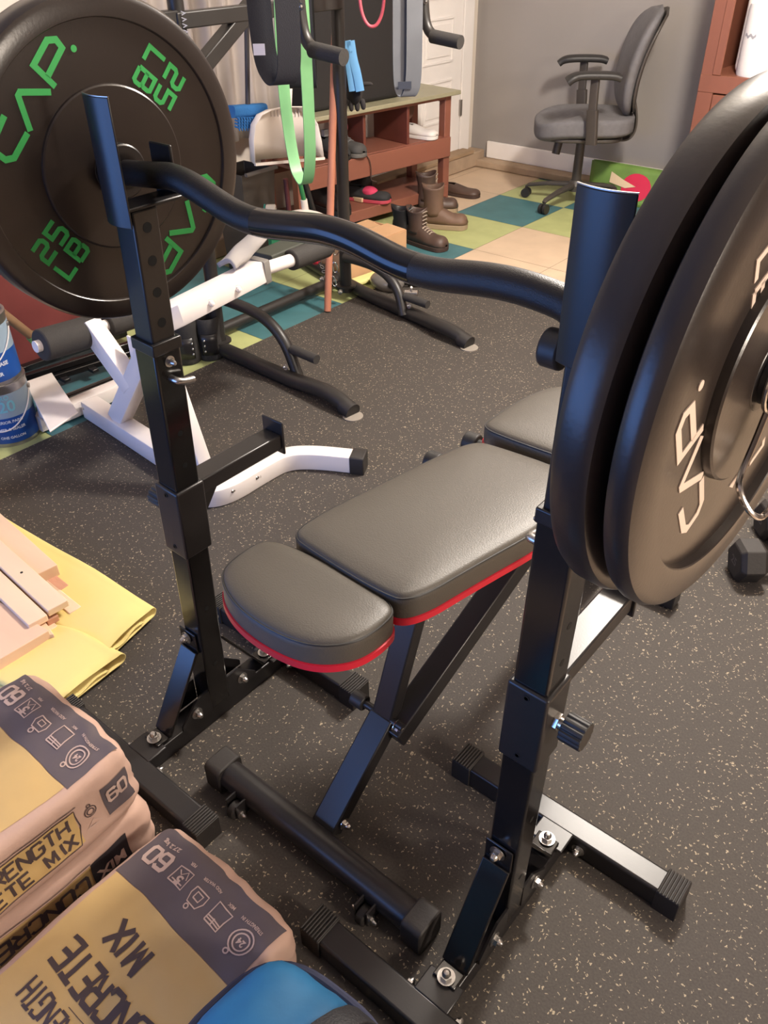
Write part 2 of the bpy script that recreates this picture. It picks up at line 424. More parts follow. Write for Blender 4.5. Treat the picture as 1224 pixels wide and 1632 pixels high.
# ================================================================ SQUAT STANDS
def ribbed_cap(x0, x1, parent):
    """end cap over a 50 mm tube running along x, ribs across the top"""
    s = 1 if x1 > x0 else -1
    mb = MB().box(((x0 + x1) / 2, YB, .032), (abs(x1 - x0), .052, .050))
    n = 7
    for i in range(n):
        x = x0 + (x1 - x0) * (i + .5) / n
        mb.box((x, YB, .0585), (abs(x1 - x0) / n * .55, .052, .004))
    return mb.build('end_cap', rubber, parent, bevel=.0015)
def squat_stand(x0, side, label, lean):
    """side: +1 the adjusting knob of the safety arm is on the +x side"""
    global YB
    t = thing('squat_stand', label, 'squat stand', (x0, .651, MZ), 0, 'pair of squat stands')
    T = V((x0, .651, 0))
    def L(*p): return T + V(p)
    for yy in (-.206, .206):
        YB = .651 + yy
        MB().bar(L(-.2, yy, .032), L(.2, yy, .032), .046, .046).build('crossfoot', black, t, bevel=.005, seg=3)
        ribbed_cap(x0 - .225, x0 - .185, t); ribbed_cap(x0 + .225, x0 + .185, t)
        for sx in (-.045, .045):
            b = MB(); s2 = 1 if yy < 0 else -1
            hexnut(b, L(sx, yy + s2 * .0235, .03), (0, s2, 0), .008); b.build('bolt', zinc, t)
    # spine with its flanges and two gussets
    MB().bar(L(0, -.185, .030), L(0, .185, .030), .044, .042).box(L(-.0, -.165, .0535), (.062, .045, .005)).box(L(0, .165, .0535), (.062, .045, .005)).build('spine_tube', black, t, bevel=.003)
    for s in (-1, 1):
        g = MB()
        g.bar(L(0, s * .125, .056), L(0, s * .155, .0585), .040, .005)
        g.bar(L(0, s * .125, .058), L(0, s * .030, .215), .046, .006, (0, 0, 1))
        g.bar(L(0, s * .027, .21), L(0, s * .027, .26), .046, .004, (0, 1, 0))
        g.build('gusset_brace', blackgl, t, bevel=.002)
        b = MB(); hexnut(b, L(0, s * .147, .062), (0, 0, 1), .0095, .009); b.build('bolt', zinc, t)
        b = MB(); hexnut(b, L(0, s * .031, .245), (0, s, 0), .0085, .008); b.build('bolt', zinc, t)
        for q in (-1, 1):
            pl = MB().prism([(0, 0), (.075, 0), (.075, .012), (.03, .055), (0, .055)], -.002, .002, M3.Translation(L(q * .0245, s * .022, .052)) @ M3(((0, 0, 1, 0), (s, 0, 0, 0), (0, 1, 0, 0), (0, 0, 0, 1))))
            pl.build('foot_plate', black, t)
        b = MB(); hexnut(b, L(.027, s * .06, .075), (1, 0, 0), .0085, .008); b.build('bolt', zinc, t)
    # upright
    def up(z): return L(lean[0] * z, lean[1] * z, z)
    MB().bar(up(.052), up(.858), .048, .048, (0, 1, 0)).build('outer_tube', blackgl, t, bevel=.004, seg=3)
    MB().bar(up(.84), up(.859), .052, .052, (0, 1, 0)).build('tube_rim', steel if 0 else black, t, bevel=.002)
    MB().bar(up(.80), up(1.045), .041, .041, (0, 1, 0)).build('inner_tube', black, t, bevel=.003, seg=3)
    # adjustment holes: dark inserts flush on both x faces
    hd = mat('hole_dark', (8, 8, 8), .9)
    for z, q, r in ((.885, .0209, .0072), (.93, .0209, .0072), (.975, .0209, .0072), (1.02, .0209, .0072), (.64, .0243, .005), (.70, .0243, .005), (.17, .0243, .005), (.32, .0243, .005)):
        MB().cyl(up(z) + V((q - .003, 0, 0)), up(z) + V((q, 0, 0)), r, 16).build('adjustment_hole', hd, t)
    # pull pin and bolt on the inner side
    c = up(.825); s = -side
    b = MB(); hexnut(b, c + V((s * .0245, 0, 0)), (s, 0, 0), .006, .007); b.build('bolt', zinc, t)
    b = MB().tube(fillet([up(.80) + V((s * .022, -.002, -.002)), up(.80) + V((s * .040, -.002, -.002)), up(.80) + V((s * .042, .008, -.006)), up(.80) + V((s * .040, .026, -.010))], .008), .0055, 12)
    b.build('locking_pin', zinc, t)
    if side > 0:
        c = up(1.025)
        MB().cyl(c + V((-.02, -.005, 0)), c + V((-.028, -.005, 0)), .008).cyl(c + V((-.028, -.005, 0)), c + V((-.05, -.005, 0)), .019, 20).build('locking_knob', plastic, t, bevel=.003)
    # saddle that carries the bar
    gp = MB()
    yb = -.0275; n = 8; pr = []
    for i in range(n + 1):
        a = -1 + 2 * i / n; pr.append((a * .0265, yb - .004 + .006 * a * a))
    outer = [(p[0], p[1] - .002) for p in pr]; poly = pr + outer[::-1]
    gp.prism(poly, 0, .155, M3.Translation(up(1.025)))
    g_ = gp.build('bar_guard', black, t, bevel=.001)
    MB().prism(poly, .1552, .1562, M3.Translation(up(1.025))).build('bare_top_edge', steel, g_)
    c = up(1.045)
    MB().box(c + V((0, .018, .0015)), (.044, .092, .005)).build('saddle_plate', black, t, bevel=.002)
    MB().box(c + V((-.010, .0625, .032)), (.044, .005, .066)).build('front_lip', black, t, bevel=.002)
    # safety arm on its sliding sleeve
    MB().bar(up(.458), up(.598), .058, .058, (0, 1, 0)).build('arm_sleeve', black, t, bevel=.004, seg=3)
    a0, a1 = up(.578) + V((0, .026, 0)), up(.578) + V((0, .215, 0))
    MB().bar(a0, a1, .042, .030).build('safety_arm', black, t, bevel=.003)
    MB().box(a1 + V((0, .002, .008)), (.052, .005, .066)).build('stop_plate', black, t, bevel=.002)
    g = MB().prism([(0, 0), (.055, 0), (0, -.07)], -.003, .003, M3.Translation(up(.563) + V((0, .028, 0))) @ M3(((0, 0, 1, 0), (1, 0, 0, 0), (0, 1, 0, 0), (0, 0, 0, 1))))
    g.build('arm_gusset', black, t)
    c = up(.540); s = side
    k = MB().cyl(c + V((s * .029, 0, 0)), c + V((s * .036, 0, 0)), .012, 6).cyl(c + V((s * .036, 0, 0)), c + V((s * .044, 0, 0)), .0085, 20)
    k.build('knob_collar', chrome, t)
    k = MB(); pf = []
    for i in range(48):
        r = .0195 - (.0025 if i % 4 == 0 else 0); pf.append((r * cos(2 * pi * i / 48), r * sin(2 * pi * i / 48)))
    k.prism(pf, 0, .030, frame(c + V((s * .043, 0, 0)), (s, 0, 0))); k.build('arm_knob', plastic, t, bevel=.001)
    b = MB()
    for z in (.475, .585): hexnut(b, up(z) + V((0, -.0285, 0)), (0, -1, 0), .003, .001, dome=False)
    b.build('rivet', black, t)
    return t
squat_stand(-1.012, -1, 'left black adjustable squat stand carrying the bar beside the yellow sheet', (.044, -.002))
squat_stand(-.312, 1, 'right black adjustable squat stand with the ribbed knob, below the stacked plates', (.018, .002))

# ================================================================ BAR AND PLATES
BL, BR = V((-1.064, .697, 1.066)), V((-.155, .660, 1.053))
AX = (BR - BL).normalized()
def onbar(x, off=(0, 0, 0)): return BL + AX * ((x - BL.x) / AX.x) + V(off)
def curl_bar():
    t = thing('curl_bar', 'black cambered curl bar lying across both squat stands', 'barbell', BL)
    px = [(243, 279), (284, 281), (393, 354), (541, 368), (664, 435), (805, 448), (893, 478)]
    pts = [W(x, y, y=.690 - .03 * i / 6) for i, (x, y) in enumerate(px)]
    pts[-1] = W(903, 482, y=.667)
    full = [onbar(-1.04)] + pts + [onbar(-.325), onbar(-.235)]
    sm = fillet(full, .045, 8)
    # split at the two grip borders
    def cut(a, b):
        return [p for p in sm if a <= p.x <= b]
    xa, xb = pts[2].x + .022, pts[4].x + .002
    R = .0168
    kn = mat('knurled_steel', (38, 36, 37), .36, .3, bump=.25, bscale=900)
    sh = mat('painted_shaft', (26, 25, 27), .16, .1)
    a, b, c = cut(-9, xa), cut(xa - .004, xb + .004), cut(xb, 9)
    b = [a[-1]] + b + [c[0]] if False else b
    MB().tube(a + [b[0]], R, 20).build('grip', kn, t)
    MB().tube(b, R * 1.005, 20).build('shaft', sh, t)
    MB().tube([b[-1]] + c, R, 20).build('grip', kn, t)
    for x0, x1, s in ((-1.045, -1.31, -1), (-.232, .075, 1)):
        m = MB().lathe([(.034, 0), (.036, .002), (.036, .012), (.034, .014), (.0248, .0145)], frame(onbar(x0), AX * s), 32)
        m.build('sleeve_collar', black, t)
        MB().lathe([(.0245, 0), (.0245, abs(x1 - x0) - .003), (.0225, abs(x1 - x0)), (0, abs(x1 - x0))], frame(onbar(x0), AX * s), 32).build('sleeve', black, t)
curl_bar()

def plate_faces(prof_h):
    """closed bumper section from hub to rim, both faces alike; prof_h = half thickness"""
    return
def bumper(name, label, x_in, s, thick, R, grooves, nvec, textcol, spec, center=None):
    """x_in: where the inner face meets the bar; s: +1 outward is +x"""
    c0 = center or onbar(x_in); n = V(nvec).normalized() * s
    t = thing(name, label, 'weight plate', c0)
    up = V((0, 0, 1)); u = up.cross(n).normalized(); v = n.cross(u)
    m = M3(((u.x, v.x, n.x, c0.x), (u.y, v.y, n.y, c0.y), (u.z, v.z, n.z, c0.z), (0, 0, 0, 1)))
    gi, go, gd = grooves   # hub ring radius, outer groove radius, step depth
    def face(z, sg):
        return [(.0262, z), (gi[0] - .002, z), (gi[0], z - sg * .0015), (gi[0] + .001, z - sg * gd), (go - .001, z - sg * gd), (go, z - sg * .001), (go + .001, z),
                (R - .009, z), (R - .003, z - sg * .003), (R, z - sg * .009)]
    prof = face(thick, 1) + face(0, -1)[::-1]
    prof.append(prof[0])
    mb = MB().lathe(prof[:-1] + [prof[0]], m, 128)
    mb.build('rubber_disc', plate_m, t, smooth=28)
    # steel hub bush
    MB().lathe([(.0262, thick + .0005), (.033, thick + .0005), (.035, thick - .001), (.035, .001), (.033, -.0005), (.0262, -.0005), (.0262, thick + .0005)], m, 48).build('hub', black, t, smooth=28)
    # raised print, on the face turned to the room centre
    fz, flip = spec['face']
    base = m @ M3.Translation(V((0, 0, thick if fz else 0)))
    if not fz: base = base @ M3.Rotation(pi, 4, 'Y')
    for kind, ang in spec['prints']:
        a = radians(ang); mb = MB()
        rd = spec['r0'] - (.003 if kind != 'logo' else 0); hh = spec['h']
        base2 = base @ M3.Translation(V((0, 0, -gd)))
        if kind == 'logo':
            w = spec['w']
            mm = base2 @ M3.Rotation(a - pi / 2, 4, 'Z') @ M3.Translation(V((-w / 2, rd, 0)))
            k = spec['k']; mm = base2 @ M3.Rotation(a - pi / 2, 4, 'Z') @ M3.Translation(V((0, rd, 0))); sw = .0078 * k
            for pl in ([(-.029, .038), (-.064, .036), (-.073, .030), (-.074, .013), (-.066, .005), (-.030, .004)], [(-.026, .002), (.001, .034), (.006, .034), (.030, .001)],
                       [(.039, -.001), (.043, .034), (.078, .033), (.086, .024), (.083, .013), (.043, .013)]):
                stroke(mb, [(x * k, y * k) for x, y in pl], sw, .0008, mm)
            mb.lathe([(0, 0), (.0042 * k, 0), (.0042 * k, .0008), (0, .0008)], mm @ M3.Translation(V((.092 * k, .0 * k, 0))), 16)
            mb.build('logo_print', textcol, t, smooth=0)
        else:
            # two lines, read towards the hub
            num = kind; H2 = spec['lh']; wch = spec['lw']; gp = spec['lg']
            mm = base2 @ M3.Rotation(a + pi, 4, 'Z')
            # local x now points to the hub, local y is clockwise-tangent
            W2 = wch * 2 + gp
            letters(mb, num, mm @ M3.Translation(V((-(rd + hh * .5) - W2 / 2 + 0, gp * .5, 0))), H2, wch, gp, wch * .31, .0008)
            letters(mb, 'LB', mm @ M3.Translation(V((-(rd + hh * .5) - W2 / 2 + 0, -gp * .5 - H2, 0))), H2, wch, gp, wch * .31, .0008)
            mb.build('weight_print', textcol, t, smooth=0)
    return t
bumper('bumper_plate', 'large black bumper plate with green lettering on the left end of the bar', -1.064, -1, .052, .214,
       ((.107, .002), .184, .0045), AX * 1.0 + V((0, -.03, 0)), green_p,
       dict(face=(0, 0), r0=.123, h=.036, w=.135, k=1.0, lh=.028, lw=.020, lg=.010, prints=[('logo', 137), ('logo', -43), ('25', 48), ('25', -140)]))
bumper('bumper_plate', 'thick black bumper plate on the right end of the bar, inner one of the two', -.212, 1, .036, .214,
       ((.107, .002), .184, .0045), AX * 1.0 + V((0, -.03, 0)), green_p,
       dict(face=(0, 0), r0=.123, h=.036, w=.135, k=1.0, lh=.028, lw=.020, lg=.010, prints=[('logo', 100), ('25', 10)]))
bumper('bumper_plate', 'thinner bumper plate with pale lettering on the right bar end, outer one', -.172, 1, .026, .214,
       ((.095, .003), .176, .0085), V((1, -.049, -.01)), white_p,
       dict(face=(1, 0), r0=.093, h=.034, w=.115, k=.98, lh=.026, lw=.018, lg=.009, prints=[('logo', -151), ('logo', 29), ('10', -68), ('10', 112)]), center=V((-.172, .660, 1.056)))
def spring_clip(x0, label):
    t = thing('spring_clip', label, 'clip', onbar(x0))
    pts = []; n = 96
    m = frame(onbar(x0), AX)
    for i in range(n + 1):
        a = 2 * pi * i / 24 - .6; pts.append(m @ V((.0275 * cos(a), .0275 * sin(a), .002 + .021 * i / n)))
    MB().tube(pts, .0026, 10).build('spring_coil', chrome, t)
    for z, dy in ((.004, -.02), (.022, .012)):
        a = V((.0275 * cos(-.6), .0275 * sin(-.6), z))
        p = [m @ V((.0275, -.005, z)), m @ V((.02, .03, z)), m @ V((.03 + dy, .062, z + .004)), m @ V((.035 + dy, .095, z + .008)), m @ V((.02 + dy, .115, z + .016)), m @ V((.0 + dy, .10, z + .012))]
    for k, dx in enumerate((-.014, .016)):
        q = [onbar(x0 + .004 + k * .018), ]
        o = onbar(x0 + .004 + k * .018)
        hp = [o + V((0, dx * .3, -.0275)), o + V((0, dx * 1.2, -.055)), o + V((0, dx * 2.2, -.075)), o + V((.004, dx * 3.2, -.083)), o + V((.02, dx * 3.2, -.103)), o + V((.028, dx * 2.2, -.11)), o + V((.03, dx * 1.5, -.09))]
        MB().tube(smoothpath(hp, 2), .0028, 10).build('clip_handle', chrome, t)
spring_clip(-.143, 'chrome spring clip holding the plates on the right bar end')

# ================================================================ BENCH
def rotz_poly(P, c, a):
    return [(c[0] + x * cos(a) - y * sin(a), c[1] + x * sin(a) + y * cos(a)) for x, y in P]
def smooth_closed(P, it=3):
    for _ in range(it):
        q = []
        for i, a in enumerate(P):
            b = P[(i + 1) % len(P)]
            q += [(a[0] * .75 + b[0] * .25, a[1] * .75 + b[1] * .25), (a[0] * .25 + b[0] * .75, a[1] * .25 + b[1] * .75)]
        P = q
    return P
def inset(P, d):
    n = len(P); o = []
    for i in range(n):
        a = V(P[i - 1]); b = V(P[i]); c = V(P[(i + 1) % n])
        t = (c - a).normalized(); nn = V((t.y, -t.x)); o.append(tuple(b - nn * d))
    return o
def pad(parent, name, P, ztop, th, tilt=0, ctr=(0, 0)):
    """upholstered board: P counter-clockwise outline; tilt about x through ctr"""
    P = smooth_closed(P, 3); n = len(P)
    prof = [(.012, -th), (0, -th + .004), (0, -.014), (.001, -.007), (.005, -.002), (.010, 0)]
    vs = []; 
    def T(p, z):
        y = p[1] - ctr[1]; return V((p[0], ctr[1] + y * cos(tilt) - z * sin(tilt), ztop + z * cos(tilt) + y * sin(tilt)))
    for ins, z in prof:
        for p in inset(P, ins): vs.append(T(p, z))
    fs = []
    for k in range(len(prof) - 1):
        for i in range(n): fs.append((k * n + i, k * n + (i + 1) % n, (k + 1) * n + (i + 1) % n, (k + 1) * n + i))
    cx = sum(p[0] for p in P) / n; cy = sum(p[1] for p in P) / n; top = P; K = len(prof)
    for k, (q, z) in enumerate(((.80, .0025), (.60, .0045), (.35, .0055), (.12, .0055))):
        vs += [T((cx + (p[0] - cx) * q, cy + (p[1] - cy) * q), z) for p in top]
        fs += [((K + k - 1) * n + i, (K + k - 1) * n + (i + 1) % n, (K + k) * n + (i + 1) % n, (K + k) * n + i) for i in range(n)]
    fs.append(tuple(reversed(range(n)))); fs.append(tuple((K + 3) * n + i for i in range(n)))
    o = MB().add(vs, fs).build(name, vinyl, parent, smooth=60)
    vs = []; Q = inset(P, -.0025); Q2 = inset(P, .003)
    for q, z in ((Q2, -th - .009), (Q, -th - .008), (Q, -th + .003), (Q2, -th + .004)): vs += [T(p, z) for p in q]
    fs = []
    for k in range(3):
        for i in range(n): fs.append((k * n + i, k * n + (i + 1) % n, (k + 1) * n + (i + 1) % n, (k + 1) * n + i))
    fs.append(tuple(reversed(range(n)))); fs.append(tuple(3 * n + i for i in range(n)))
    MB().add(vs, fs).build('red_trim', red, o, smooth=40)['label'] = 'red edge trim'
    MB().tube([T(p, -.006) for p in inset(P, .0015)], .0017, 6, closed=True).build('piping', mat('piping_black', (35, 33, 32), .5), o)
    return o
def weight_bench():
    t = thing('weight_bench', 'black padded adjustable weight bench with red trim between the squat stands', 'bench', (-.635, .55, MZ))
    pad(t, 'seat_pad', [(-.783, .655), (-.786, .60), (-.776, .548), (-.715, .516), (-.64, .508), (-.57, .520), (-.528, .560), (-.518, .61), (-.526, .658), (-.60, .664), (-.69, .668)][::1], .585, .043, radians(-2), (-.65, .59))
    pad(t, 'back_pad', [(-.755, .735), (-.752, .672), (-.70, .664), (-.56, .656), (-.512, .668), (-.488, .80), (-.462, .92), (-.455, 1.02), (-.468, 1.085), (-.53, 1.098), (-.64, 1.090), (-.688, 1.082), (-.708, 1.02), (-.735, .86)], .590, .045, radians(-.5), (-.62, .85))
    pad(t, 'head_pad', [(-.705, 1.15), (-.700, 1.112), (-.64, 1.108), (-.50, 1.115), (-.462, 1.13), (-.45, 1.18), (-.462, 1.29), (-.50, 1.345), (-.58, 1.362), (-.66, 1.345), (-.694, 1.28)], .600, .042, radians(1), (-.58, 1.22))
    # front foot: round tube with end caps and two transport wheels
    MB().cyl((-.86, .550, .045), (-.40, .550, .045), .026, 28).build('front_foot', black, t)
    for x0, x1 in ((-.885, -.845), (-.415, -.375)):
        m = MB(); m.prism(rrect(.060, .066, .012), 0, abs(x1 - x0), frame((x0, .550, .041), (1, 0, 0))); m.build('foot_cap', rubber, t, bevel=.003)
    for x in (-.792, -.482):
        w = MB().cyl((x - .008, .512, .026), (x + .008, .512, .026), .0175, 24); w.build('wheel', rubber, t, bevel=.003)
        w = MB()
        for s in (-1, 1): w.box((x + s * .0125, .520, .036), (.003, .034, .036))
        w.box((x, .535, .054), (.028, .012, .003)); w.build('wheel_bracket', black, t)
        b = MB(); hexnut(b, (x + .014, .512, .026), (1, 0, 0), .006, .005); hexnut(b, (x - .014, .512, .026), (-1, 0, 0), .006, .005); b.build('bolt', zinc, t)
    A, B, K, E = V((-.635, .590, .040)), V((-.622, .820, .372)), V((-.628, .748, .186)), V((-.605, .90, .515))
    K = V((-.630, .705, .20))
    leg = (B - A)
    P0 = V((-.635, .585, .035)); P1 = V((-.630, .748, .190)); P2 = V((-.622, .860, .520))
    MB().bar(P0, P1, .050, .034, (0, -1, 1)).build('lower_leg', black, t, bevel=.003)
    MB().bar(P1 - (P2 - P1).normalized() * .02, P2, .042, .030, (0, -1, .2)).build('front_leg', black, t, bevel=.003)
    D0 = V((-.605, .735, .165)); D1 = V((-.595, 1.10, .335)); D1 = D0 + (D1 - D0) * 1.25
    MB().bar(D0, D1, .044, .044, (0, 0, 1)).build('main_beam', black, t, bevel=.003)
    MB().bar(D1, (-.60, 1.53, .05), .044, .044, (0, 0, 1)).build('rear_leg', black, t, bevel=.003)
    MB().bar((-.80, 1.55, .036), (-.40, 1.55, .036), .045, .045).build('rear_foot', black, t, bevel=.003)
    MB().bar((-.64, .56, .525), (-.60, 1.28, .530), .045, .030).box((-.61, 1.0, .47), (.04, .04, .13)).build('seat_rail', black, t, bevel=.003)
    MB().cyl((-.685, .742, .196), (-.585, .742, .196), .0075, 16).build('pivot_pin', black, t)
    MB().cyl((-.700, .742, .196), (-.672, .742, .196), .015, 18).build('pivot_knob', plastic, t, bevel=.002)
    b = MB(); hexnut(b, (-.600, .742, .190), (1, 0, 0), .0095, .009); b.build('bolt', chrome, t)
    b = MB(); hexnut(b, (-.606, .602, .055), (1, 0, 0), .0075, .008); b.build('bolt', chrome, t)
    for p in ((-.765, 1.055, .52), (-.735, 1.135, .535)):
        MB().cyl(V(p), V(p) + V((.09, .01, 0)), .012, 16).cyl(V(p) - V((.012, .0, 0)), V(p) + V((.016, .002, 0)), .021, 20).build('side_knob', plastic, t, bevel=.003)
    MB().box((-.700, 1.095, .545), (.035, .025, .012)).build('hinge_plate', white, t, bevel=.002)
weight_bench()

# ================================================================ WHITE BENCH
def sq(w, h=None, r=.006):
    return rrect(w, h or w, r, 2)
def roman_bench():
    t = thing('hyperextension_bench', 'white steel exercise bench with black foam rollers behind the left squat stand', 'bench', (-1.95, 1.2, MZ))
    MB().sweep([(-2.28, 1.225, .040), (-1.60, 1.170, .040)], sq(.062)).build('base_beam', white, t)
    MB().sweep([(-2.335, 1.06, .034), (-2.325, 1.43, .034)], sq(.052)).build('rear_foot', white, t)
    ft = [V((-1.63, 1.115, .036))] + [W(x, y, z=.050) - V((0, 0, .014)) for x, y in ((352, 783), (420, 742), (455, 724), (500, 722), (568, 729))]
    MB().sweep(smoothpath(ft, 3), sq(.055)).build('front_foot', white, t)
    e = ft[-1]; d = (ft[-1] - ft[-2]).normalized()
    MB().sweep([e - d * .015, e + d * .028], sq(.061)).build('end_cap', rubber, t, bevel=.003)
    J = W(258, 512, y=1.215)
    MB().sweep([(-2.10, 1.215, .07), J], sq(.052, .060)).build('rear_post', white, t)
    MB().sweep([(-1.635, 1.172, .06), W(243, 512, y=1.21)], sq(.042, .050)).build('front_post', white, t)
    R0 = V((-2.135, 1.205, .375))
    MB().sweep([R0, (-1.985, 1.215, .215)], sq(.054, .060)).build('roller_arm', white, t)
    MB().box((-1.96, 1.245, .30), (.10, .006, .12), None).build('gusset', white, t)
    a0 = W(279, 500, x=-1.74); a1 = W(414, 431, x=-1.76); a2 = W(463, 415, x=-1.77); a3 = W(522, 393, x=-1.78)
    MB().sweep([J - V((0, .03, 0)), a0, a1], sq(.058, .062)).build('arm', white, t)
    MB().sweep([a1 - (a1 - a0).normalized() * .01, a1 + (a1 - a0).normalized() * .012], sq(.064, .068)).build('arm_cap', mat('grey_plastic', (120, 116, 112), .5), t)
    MB().tube([a1, a2, a3], .019, 18).build('arm_tube', white, t)
    MB().tube([a2, a2 + (a3 - a2) * .97], .031, 24).build('foam_roller', foam, t, bevel=.004)
    for q in (.34, .66):
        p = a0 + (a1 - a0) * q; b = MB(); hexnut(b, p + V((.030, -.008, -.004)), (1, -.25, 0), .009, .008); b.build('bolt', white, t)
    rc = lambda px, py: W(px, py, x=-2.14)
    r0, r1, r2, r3 = rc(56, 553), rc(64, 551), rc(150, 526), rc(238, 497)
    MB().tube([r0, r3], .017, 18).build('roller_tube', white, t)
    MB().tube([r1, r2], .046, 28).build('foam_roller', foam, t, bevel=.006)
    MB().tube([r2 + (r3 - r2) * .22, r3], .034, 28).build('foam_roller', foam, t, bevel=.006)
    q = [W(x, y, z=.115) for x, y in ((40, 611), (83, 596), (125, 659), (80, 690))]
    n = (q[1] - q[0]).cross(q[3] - q[0]).normalized() * .006
    MB().add(q + [p - n for p in q], [(0, 1, 2, 3), (7, 6, 5, 4), (0, 4, 5, 1), (1, 5, 6, 2), (2, 6, 7, 3), (3, 7, 4, 0)]).build('foot_plate', white, t, bevel=.002)
    MB().bar((-2.30, 1.08, .06), (-2.30, 1.08, .108), .04, .03, (0, 1, 0)).build('plate_bracket', white, t)
    for x, y in ((370, 778), (408, 757)):
        b = MB(); p = W(x, y, z=.045); hexnut(b, p + V((.006, -.004, 0)), (.7, -.7, .1), .009, .007); b.build('bolt', chrome, t)
    b = MB(); hexnut(b, W(139, 648, z=.05), (0, -1, 0), .010, .010); b.build('bolt', zinc, t)
    return t
roman_bench()
# things lying on the white bench
def crumple(o, amp, sc, seed=0):
    for v in o.data.vertices:
        n = noise.noise_vector(v.co * sc + V((seed, 0, 0))); v.co += n * amp
    o.data.update()
tw = W(388, 402, x=-1.78)
o = MB().grid(lambda u, v: tw + V(((.034 * (v - .5) * 2), (u - .5) * .13, .020 - .022 * abs(v - .5) ** 2 * 4 + (u - .5) * .05)), 22, 10).build('folded_cloth', mat('pale_grey_cloth', (150, 144, 140), .9, var=.1), solid=.014, smooth=80, origin=tw)
crumple(o, .007, 22); tag(o, 'pale grey folded cloth lying on the white bench arm', 'cloth')
o = MB().sweep([W(418, 410, x=-1.82), W(470, 388, x=-1.84), W(520, 372, x=-1.86)], rrect(.075, .022, .006)).build('board', mat('dark_board', (52, 54, 46), .6, var=.2), bevel=.002, origin=W(470, 388, x=-1.84))
tag(o, 'dark narrow board lying beyond the white bench arm', 'board')

# ================================================================ POWER TOWER
def power_tower():
    t = thing('power_tower', 'black tubular pull-up and dip tower with bands hanging from it', 'exercise tower', (-2.3, 2.16, 0))
    yl, yr, xp = 1.81, 2.52, -2.29
    def base(y0, y1, y2, nm='base_tube'):
        path = [(-3.0, y0, .032), (xp, y1, .032), (-1.90, (y1 + y2) / 2 - .01, .034), (-1.76, y2, .050), (-1.68, y2 - .01, .048), (-1.615, y2 - .015, .030)]
        MB().tube(smoothpath(path, 2), .027, 20).build('base_tube', blacksat, t)
        MB().tube([(-1.645, y2 - .013, .034), (-1.60, y2 - .018, .024)], .0295, 20).build('end_cap', rubber, t)
        MB().lathe([(.020, .0085), (.034, .0085), (.034, .012), (.020, .013)], M3.Translation(V((-1.60, y2 - .02, 0))), 24).build('foot_ring', mat('ring_grey', (140, 132, 122), .5), t)
    base(1.80, 1.805, 1.775); base(2.78, 2.555, 2.44)
    MB().tube([(-2.42, 1.80, .036), (-2.42, 2.58, .036)], .022, 18).build('cross_tube', blacksat, t)
    for x, y, n in ((-2.39, 2.52, (1, -.3, .2)), (-2.45, 2.50, (0, -1, .4)), (-2.29, 2.44, (1, -.2, .2))):
        b = MB(); hexnut(b, (x + .02, y, .06), n, .008, .008); b.build('bolt', zinc, t)
    for y in (yl, yr):
        MB().tube([(xp - .02, y, .03), (xp, y, 2.05)], .0245, 20).build('upright', blacksat, t)
        MB().lathe([(.02, 0), (.045, 0), (.045, .006), (.02, .008)], M3.Translation(V((xp - .02, y, .054))), 24).build('post_flange', blacksat, t)
        c = y + (.0 if y < 2 else -.02)
        p = [(xp, c, .225), (xp + .05, c, .232), (-2.06, c, .225), (-1.955, c, .165), (-1.90, c, .035)] if y < 2 else [(xp, c, .185), (xp + .06, c, .19), (-2.10, c, .183), (-2.0, c - .01, .13), (-1.955, c - .03, .03)]
        MB().tube(smoothpath(p, 3), .020, 18).build('push_up_frame', blacksat, t)
        h = V(p[3]) + V((.035, 0, -.030))
        MB().tube([h, h + V((.115, 0, -.005))], .0165, 18).build('push_up_grip', foam, t)
        b = MB(); hexnut(b, (-1.93, c - .028, .075), (0, -1, .3), .007, .006); b.build('bolt', zinc, t)
    for y, x, z in ((1.81, -1.785, 1.05), (2.5, -1.90, 1.01)):
        path = [(xp, y, z + .26), (x - .12, y, z + .25), (x - .005, y, z + .20), (x, y, z + .06), (x + .02, y, z + .012), (x + .06, y, z)]
        MB().tube(smoothpath(path, 3), .0165, 18).build('dip_arm', blacksat, t)
        MB().tube([(x + .035, y, z + .002), (x + .150, y, z - .008)], .0205, 22).build('dip_grip', foam, t)
        for dz in (.10, .13):
            b = MB(); hexnut(b, (x + .014, y - .010, z + dz), (.6, -.8, 0), .006, .004); b.build('bolt', zinc, t)
    MB().bar((xp, yl - .02, 1.09), (xp, yr, 1.09), .035, .045).build('cross_bar', blacksat, t, bevel=.004)
    MB().bar((xp - .01, 1.84, .935), (xp - .01, 2.12, 1.11), .045, .05, (1, 0, 0)).build('diagonal_brace', blacksat, t, bevel=.004)
    MB().tube([(xp, yl, 2.03), (xp, yr, 2.03)], .02, 16).build('pull_up_bar', blacksat, t)
    MB().bar((xp - .01, 1.62, 1.10), (xp - .01, yl, 1.10), .045, .035).build('side_bar', blacksat, t, bevel=.004)
    tx = MB(); m = frame((xp + .0248, yl - .003, 1.065), (.8, -.6, 0)) @ M3.Rotation(radians(-90), 4, 'Z')
    for i in range(7):
        stroke(tx, [(-.05 + i * .016, -.006), (-.045 + i * .016, .006), (-.040 + i * .016, -.005)], .0024, .0006, m)
    tx.build('printed_lettering', mat('grey_print', (170, 168, 175), .6), t)
    return t
power_tower()
